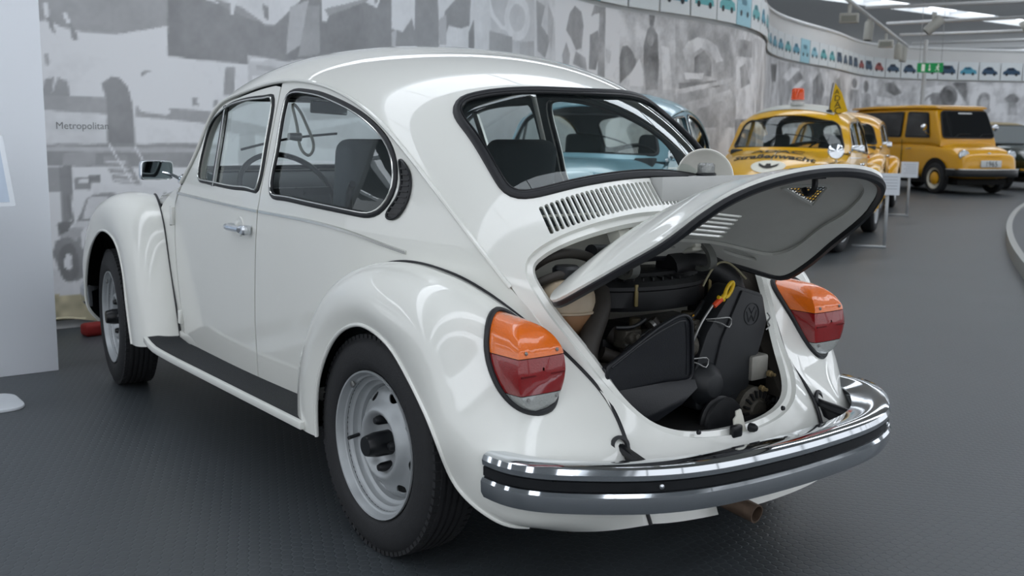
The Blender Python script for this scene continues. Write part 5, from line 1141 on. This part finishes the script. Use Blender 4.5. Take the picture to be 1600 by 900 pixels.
def make_van():
    r = empty('delivery_van', (10.9, -18.6, 0), math.radians(157.4)); tag(r, 'yellow delivery van with number plate 1965', 'van'); Y_ = YEL2
    loft([(-.72, .60, .42, .88, .97), (-.70, .66, .34, .96, .97), (-.3, .69, .28, 1.0, .97), (1.0, .70, .27, 1.02, .97), (1.9, .70, .27, 1.03, .96), (2.3, .70, .28, 1.0, .95), (2.7, .69, .29, .94, .93), (2.95, .67, .31, .86, .92), (3.06, .63, .34, .78, .92), (3.10, .56, .40, .70, .92)]).build('lower_body', Y_, r, smooth=50)
    loft([(-.70, .58, .90, 1.55, .9), (-.66, .66, .90, 1.66, .88), (.2, .68, .90, 1.70, .88), (1.5, .68, .90, 1.71, .88), (2.10, .67, .90, 1.68, .88), (2.17, .665, .90, 1.64, .89), (2.30, .655, .90, 1.34, .92), (2.42, .64, .90, 1.04, .97)], p=7).build('upper_body', Y_, r, smooth=40)
    loft([(-.74, .62, 1.64, 1.70, .97), (0, .64, 1.65, 1.735, .95), (1.5, .64, 1.65, 1.74, .95), (2.10, .62, 1.64, 1.715, .95), (2.20, .56, 1.645, 1.69, .95)]).build('roof', Y_, r, smooth=50)
    def ws(a, b, c): t = b/.58; return (2.425-.24*t+c*.92, a*(1-.06*t), 1.05+.58*t+c*.38)
    o = rpoly([(-.60, .02), (.60, .02), (.56, .56), (-.56, .56)], .09, 6)
    MB().prism([tuple(q) for q in o], .0, .022, ws).build('windshield_seal', SEALM, r); MB().prism([tuple(q) for q in offset_loop(o, .02)], .02, .026, ws).build('windshield', DGL, r)
    MB().prism([(-.15, .49), (.18, .49), (.18, .515), (-.15, .515)], .026, .028, ws).build('window_sticker', mat('sticker_white', 'd0d4d6', .5), r)
    for y in (.2, -.35): MB().tube(np.array([ws(y, .02, .03), ws(y+.12, .09, .036), ws(y+.38, .10, .036)]), .007, 6).build('wiper', BLACKP, r)
    for sg in (1, -1):
        side_win(r, [(1.32, 1.08), (2.12, 1.08), (1.98, 1.58), (1.32, 1.60)], .665, .615, SEALM, 'door_window_seal', sg); side_win(r, [(1.35, 1.11), (2.07, 1.11), (1.95, 1.55), (1.35, 1.57)], .668, .618, DGL, 'door_window', sg, .012)
        side_win(r, [(-.45, 1.08), (1.20, 1.08), (1.20, 1.60), (-.45, 1.58)], .675, .625, SEALM, 'side_window_seal', sg); side_win(r, [(-.42, 1.11), (1.17, 1.11), (1.17, 1.57), (-.42, 1.55)], .678, .628, DGL, 'side_window', sg, .012)
        for cx in (2.38, -.02): arch(cx, .30, .40, sg, .688, DARK, r)
        for cx in (2.40, .0): small_wheel(r, cx, .655, sg, Y_)
        hl = MB().lathe([(.09, -.05), (.105, .0), (.10, .02), (.088, .022), (.086, .012)], (3.0, .53*sg, .76), nrm((1, .1*sg, .05)), 28).build('headlamp', CHROME, r)
        MB().lathe([(.088, .012), (.05, .03), (0, .036)], (3.0, .53*sg, .76), nrm((1, .1*sg, .05)), 24).build('headlamp_lens', MATS['headlamp_glass'], hl)
        MB().lathe([(.028, 0), (.024, .025), (0, .03)], (3.07, .50*sg, .565), (1, 0, 0), 14).build('marker_lamp', mat('marker_red', '8e2312', .3), r)
        MB().box((1.28, .70*sg, .68), (.012, .01, .72)).build('door_gap', DARK, r); MB().tube(np.array([(1.42, .70*sg, .86), (1.46, .725*sg, .86), (1.58, .722*sg, .86), (1.60, .70*sg, .86)]), .009, 6).build('door_handle', CHROME, r)
        ma = MB().tube(np.array([(2.1, .66*sg, 1.14), (2.14, .78*sg, 1.18), (2.14, .82*sg, 1.26)]), .008, 6).build('mirror_arm', CHROME, r); MB().lathe([(.06, -.02), (.07, 0), (.05, .02), (0, .035)], (2.14, .83*sg, 1.29), (1, 0, 0), 20).build('mirror_head', CHROME, ma)
    bc_ = curve([(2.80, .73, 0), (2.98, .70, 0), (3.13, .45, 0), (3.17, 0, 0), (3.13, -.45, 0), (2.98, -.70, 0), (2.80, -.73, 0)], 40)
    MB().sweep([(.03, .35), (.03, .49), (-.03, .49), (-.03, .35)], bc_, np.tile((0, 0, 1.), (40, 1)), closed=False).build('front_bumper', BLACKP, r, bevel=.012)
    MB().sweep([(.0, .487), (.0, .505), (-.034, .505), (-.034, .487)], bc_, np.tile((0, 0, 1.), (40, 1)), closed=False).build('bumper_trim', ALU, r)
    pl = MB().box((3.115, 0, .60), (.02, .46, .13)).build('number_plate', mat('plate_white', 'cfd3d4', .5), r, bevel=.006); text_mesh('plate_digits', '1965', .14, INK, pl, lambda a, b: (3.128, a, .55+b))
    MB().sweep([(-.01, 0), (-.01, .012), (.01, .012), (.01, 0)], np.array([(3.085-.12*abs(y)**2, y, .735-.05*abs(y)) for y in np.linspace(-.40, .40, 12)]), np.tile((1., 0, .3), (12, 1)), closed=False).build('bonnet_edge', YEL2, r)
    MB().box((3.04, 0, .80), (.03, .06, .025)).build('bonnet_handle', CHROME, r, bevel=.006)
    MB().box((1.2, 0, .24), (3.4, 1.1, .1)).build('underbody', DARK, r)
make_van()
def make_green():
    GR = mat('dark_green_paint', '14261d', .25, 0, .05, 6, coat=.6); TOPM = mat('cream_soft_top', '9c9175', .85, 0, .1, 40, bump=.1); r = empty('convertible_car', (11.0, -21.4, 0), math.radians(157.4)); tag(r, 'dark green car with beige fabric roof beyond the yellow van', 'car')
    loft([(-.95, .50, .35, .62, .95), (-.85, .62, .30, .80, .93), (-.4, .74, .25, .92, .92), (.5, .77, .24, .96, .92), (1.5, .77, .24, .97, .92), (2.2, .76, .25, .92, .92), (2.8, .72, .28, .84, .92), (3.1, .62, .33, .72, .92), (3.2, .5, .38, .62, .92)], p=3.6).build('body', GR, r, smooth=50)
    loft([(-.35, .42, .93, 1.02, .9), (-.2, .56, .93, 1.22, .88), (.3, .62, 1.12, 1.40, .86), (.9, .62, 1.20, 1.44, .86), (1.35, .60, 1.26, 1.42, .88), (1.5, .55, 1.30, 1.38, .9)], p=3.2).build('fabric_roof', TOPM, r, smooth=60)
    def ws(a, b, c): t = b/.40; return (1.86-.34*t+c*.76, a*(1-.08*t), .95+.40*t+c*.65)
    o = rpoly([(-.62, .0), (.62, .0), (.58, .40), (-.58, .40)], .05, 5); fr = MB().prism([tuple(q) for q in o], 0, .012, ws).build('windshield_frame', CHROME, r); MB().prism([tuple(q) for q in offset_loop(o, .025)], .012, .015, ws).build('windshield', mat('pale_glass', 'aeb6b8', .05, .6), fr)
    for sg in (1, -1):
        side_win(r, [(.45, .97), (1.72, .97), (1.42, 1.30), (.5, 1.28)], .70, .60, DGL, 'side_window', sg)
        for cx in (2.4, .0): arch(cx, .30, .38, sg, .752, DARK, r); small_wheel(r, cx, .70, sg, CHROME)
        hl = MB().lathe([(.085, -.05), (.095, 0), (.085, .02), (0, .03)], (3.06, .52*sg, .70), (1, 0, 0), 24).build('headlamp', CHROME, r)
    bc_ = curve([(2.95, .74, 0), (3.2, .6, 0), (3.3, 0, 0), (3.2, -.6, 0), (2.95, -.74, 0)], 30); MB().sweep([(.02, .38), (.02, .47), (-.02, .47), (-.02, .38)], bc_, np.tile((0, 0, 1.), (30, 1)), closed=False).build('front_bumper', CHROME, r, bevel=.01)
    MB().box((1.2, 0, .22), (3.6, 1.2, .1)).build('underbody', DARK, r)
make_green()
# ------------------------------------------------------------------ signs, stands, platform
BOARD = mat('board_pale_grey', 'f0f4fa', .45, 0, .02, 3); STEELW = mat('stand_steel', 'a7abad', .35, .7)
b_ = MB().box((2.845, 1.70, 1.15), (.05, 1.68, 2.30)).build('display_board', BOARD, bevel=.004); tag(b_, 'tall plain pale grey display board standing beside the white car', 'board')
st = empty('sign_stand', (2.30, 1.42, 0)); tag(st, 'white sign stand with a rounded foot plate in front of the display board', 'sign')
MB().prism([tuple(q) for q in rpoly([(-.15, -.27), (.15, -.27), (.15, .27), (-.15, .27)], .09, 6)], 0, .014, lambda a, b, c: (a, b, c)).build('foot_plate', mat('stand_white', 'd8dde2', .4), st, bevel=.004)
MB().box((0, .1, .45), (.05, .05, .88)).build('post', MATS['stand_white'], st, bevel=.004)
sgp = MB().prism([tuple(q) for q in rpoly([(-.26, -.16), (.26, -.16), (.26, .16), (-.26, .16)], .008, 3)], 0, .02, lambda a, b, c: (-.06+b*.5-c*.8, a-.005, 1.0+b*.86-c*.5)).build('sign_panel', MATS['stand_white'], st); MB().prism([(-.24, -.14), (.24, -.14), (.24, .14), (-.24, .14)], .02, .022, lambda a, b, c: (-.06+b*.5-c*.8, a-.005, 1.0+b*.86-c*.5)).build('sign_sheet', mat('sign_blue_grey', 'b6c3d2', .4), sgp)
def info_stand(x, y, rz, label):
    r = empty('info_stand', (x, y, 0), rz); tag(r, label, 'sign', 'information stands by the parked cars')
    MB().box((0, 0, .012), (.06, .34, .024)).build('foot_bar', STEELW, r, bevel=.004); MB().box((0, -.15, .30), (.025, .035, .58)).build('post', STEELW, r, bevel=.003)
    p_ = MB().prism([(-.115, -.11), (.115, -.11), (.115, .11), (-.115, .11)], 0, .012, lambda a, b, c: (-.03+b*.18-c, -.15+a, .66+b)).build('plate', mat('plate_pale', 'cfd6de', .4), r)
    for k in range(5): MB().prism([(-.09, .07-k*.03), (.08-.03*(k % 2), .07-k*.03), (.08-.03*(k % 2), .076-k*.03), (-.09, .076-k*.03)], .012, .0128, lambda a, b, c: (-.03+b*.18-c, -.15+a, .66+b)).build('text_line', mat('print_faint', '9aa3ac', .6), p_)
info_stand(6.15, -11.38, math.radians(-60), 'small pale information plate on a steel foot beside the plain yellow car'); info_stand(3.9, -7.4, math.radians(-56), 'small information stand with steel foot bar beside the yellow patrol car')
r = empty('display_platform', (0, 0, 0)); tag(r, 'low raised display platform with a curved pale grey rim', 'platform')
an = np.linspace(math.radians(12), math.radians(38), 60); cx, cy, R = -39.01, -31.92, 48.05
ring = [(cx+R*math.cos(t), cy+R*math.sin(t)) for t in an]; far = [(cx+(R-5)*math.cos(t), cy+(R-5)*math.sin(t)) for t in an[::-1]]
MB().prism([tuple(q) for q in ring+far], .0, .105, lambda a, b, c: (a, b, c)).build('platform_deck', mat('platform_dark', '45494d', .5, 0, .1, 30), r, smooth=0)
pr = np.array([(q[0], q[1], 0) for q in ring]); MB().sweep([(-.012, .0), (-.012, .125), (.05, .125), (.05, .0)], pr, np.tile((0, 0, 1.), (60, 1)), closed=False).build('platform_rim', mat('rim_pale_grey', '9a9c99', .45), r)
# white lamp display standing on the air slots of the white car
r = empty('lamp_display', (-.355, -.02, .985)); tag(r, 'small white reflector lamp on a grey box behind the raised engine lid', 'lamp')
wb = lambda a, b, c: (a+.355, c+.02, b-.985)
MB().prism([(-.365, .985), (-.365, 1.055), (-.315, 1.052), (-.31, 1.040)], -.385, .003, wb).build('box', mat('box_grey', 'b4b5b3', .5), r, bevel=.002)
bm = bmesh.new(); ax = nrm((-.78, .60, .18)); mb = MB().lathe([(.0, -.055), (.03, -.052), (.06, -.036), (.080, -.008), (.084, .004), (.087, .004), (.084, -.010), (.062, -.042), (.03, -.058), (0, -.061)], (.055, -.222, .062), ax, 40); me = bpy.data.meshes.new('reflector'); me.from_pydata(mb.v, [], mb.f); bm.from_mesh(me)
bmesh.ops.remove_doubles(bm, verts=bm.verts, dist=1e-5); bmesh.ops.bisect_plane(bm, geom=bm.verts[:]+bm.edges[:]+bm.faces[:], plane_co=(0, 0, .066), plane_no=(0, 0, 1), clear_inner=True); bmesh.ops.recalc_face_normals(bm, faces=bm.faces); bm.to_mesh(me); bm.free(); me.materials.append(mat('reflector_white', 'e4e2da', .25, coat=.5)); me.polygons.foreach_set('use_smooth', [True]*len(me.polygons)); link(bpy.data.objects.new('reflector', me), r)
MB().lathe([(.022, 0), (.026, .01), (.026, .032), (.020, .038), (0, .039)], (.035, -.205, .068), (0, 0, 1), 24).build('lamp_glass', mat('lamp_glass', '9b9d9b', .08, .6, .3, 90, bump=.5), r)
MB().lathe([(.027, 0), (.030, .002), (.030, .009), (.027, .011)], (.035, -.205, .066), (0, 0, 1), 24, closed=True).build('lamp_collar', BLACKP, r)
MB().box((.03, -.22, .066), (.07, .15, .004)).build('box_top', MATS['box_grey'], r)
# ------------------------------------------------------------------ ceiling rails, spotlights, exit sign
RAIL = mat('rail_white', 'b9bcbd', .4)
def bar(name, a, b, r_, label):
    o = MB().cyl(a, b, r_, None, 8).build(name, RAIL); return tag(o, label, 'rail')
bar('lighting_rail', (7.0, -10.5, 3.3), (14.0, -24.2, 3.3), .035, 'long pale lighting rail that the cross rails meet, hung under the ceiling')
for k, (a, b) in enumerate((((9.07, -14.6), (4.5, -16.6)), ((10.44, -17.35), (5.6, -18.75)), ((11.71, -19.8), (6.9, -21.8)), ((12.85, -22.14), (7.9, -23.7)), ((14.0, -24.2), (9.2, -26.1)))):
    o = bar('cross_rail', (*a, 3.375), (*b, 3.375), .035, '%s pale cross rail branching off the long lighting rail, counted from the exit sign end' % ('fifth', 'fourth', 'third', 'second', 'first')[k]); o['group'] = 'cross rails under the ceiling'
HOUS = mat('lamp_housing', 'a9a9a2', .5)
def rod(p_): return MB().cyl((0, 0, 0), (0, 0, CZ-p_[2]), .006, None, 6)
def spot(p_, d, label):
    r = empty('spotlight', p_); tag(r, label, 'spotlight', 'spotlights on the rails'); d = nrm(d)
    MB().lathe([(.0, -.17), (.075, -.17), (.085, -.15), (.085, .15), (.080, .17), (.07, .17), (.065, .10), (0, .10)], d*.0+np.array([0, 0, -.20]), d, 24).build('barrel', HOUS, r)
    MB().lathe([(.068, .0), (0, .001)], d*.165+np.array([0, 0, -.20]), d, 20).build('dark_opening', DARK, r); MB().box((0, 0, -.06), (.03, .10, .16)).build('bracket', HOUS, r)
def flood(p_, label):
    r = empty('floodlight', p_); tag(r, label, 'floodlight', 'floodlights on the long rail'); R3 = Matrix.Rotation(math.radians(-60), 3, 'Z')
    MB().box((0, 0, -.20), (.14, .30, .16), R3).build('housing', HOUS, r, bevel=.012); MB().box(np.array(R3@Vector((-.072, 0, -.21))), (.006, .24, .10), R3).build('lamp_window', mat('flood_glass', '7f8078', .3), r); MB().box((0, 0, -.06), (.03, .06, .16)).build('bracket', HOUS, r)
flood((8.30, -13.05, 3.23), 'boxy floodlight on the long rail, farthest from the exit sign'); flood((10.85, -17.98, 3.23), 'boxy floodlight on the long rail between two downward spotlights')
spot((9.42, -15.25, 3.23), (0, .12, -1), 'cylindrical spotlight pointing straight down from the long rail'); spot((12.4, -21.07, 3.23), (0, .12, -1), 'cylindrical spotlight pointing straight down from the long rail'); spot((11.95, -20.15, 3.23), (0, 0, -1), 'cylindrical spotlight pointing straight down from the long rail')
spot((8.0, -15.07, 3.23), (.55, .45, -.7), 'cylindrical spotlight tilted on the nearest cross rail'); spot((6.6, -15.68, 3.23), (.75, .35, -.55), 'cylindrical spotlight tilted on the nearest cross rail')
ex = MB().box((0, 0, 0), (.53, .03, .20)).build('exit_sign', mat('exit_green', '0d7d45', .4, emit='0d7d45', estr=.25)); ex.location = (10.53, -19.2, 2.575); ex.rotation_euler = (0, 0, math.radians(29)); tag(ex, 'green emergency exit sign with a running figure, arrow and door', 'sign')
WH = mat('exit_white', 'e9f1ec', .5); ef = lambda a, b, c: (-a, .016+c, b)
MB().prism([(-.175, -.075), (-.105, -.075), (-.105, .075), (-.175, .075)], 0, .002, ef).build('exit_door', WH, ex)
MB().prism([(-.02, .07), (.0, .07), (.0, -.03), (.02, -.03), (-.01, -.075), (-.04, -.03), (-.02, -.03)], 0, .002, ef).build('exit_arrow', WH, ex)
MB().prism([(.13, .02), (.16, .045), (.19, .02), (.185, .0), (.165, .015), (.16, -.01), (.18, -.03), (.18, -.075), (.165, -.075), (.16, -.04), (.14, -.03), (.11, -.07), (.10, -.06), (.13, -.02), (.14, .015), (.12, .0), (.11, .01)], 0, .002, ef).lathe([(.016, 0), (.016, .002)], (-.165, .016, .062), (0, 1, 0), 14).build('running_figure', WH, ex)
for a in (-.22, .22): MB().cyl((a, 0, .10), (a, 0, CZ-2.575), .005, None, 6).build('suspension_wire', STEEL, ex)
o = MB().cyl((11.31, -20.25, .0), (11.31, -20.25, 3.27), .045, None, 12).lathe([(.10, 0), (.10, .015), (0, .015)], (11.31, -20.25, 0), (0, 0, 1), 16).build('support_post', RAIL); tag(o, 'slim white post between the exit sign and the yellow van', 'post')

o = MB().box((0, 0, .035), (.10, .20, .07)).build('red_box', mat('red_cloth', '7d1512', .7, 0, .15, 20), bevel=.02, seg=3); o.location = (3.62, .43, 0); o.rotation_euler = (0, 0, .1); tag(o, 'small dark red box on the floor under the curtain hem', 'box')
for o in list(WHITE_CAR.children):
    if o.name.startswith('front_indicator'): bpy.data.objects.remove(o)
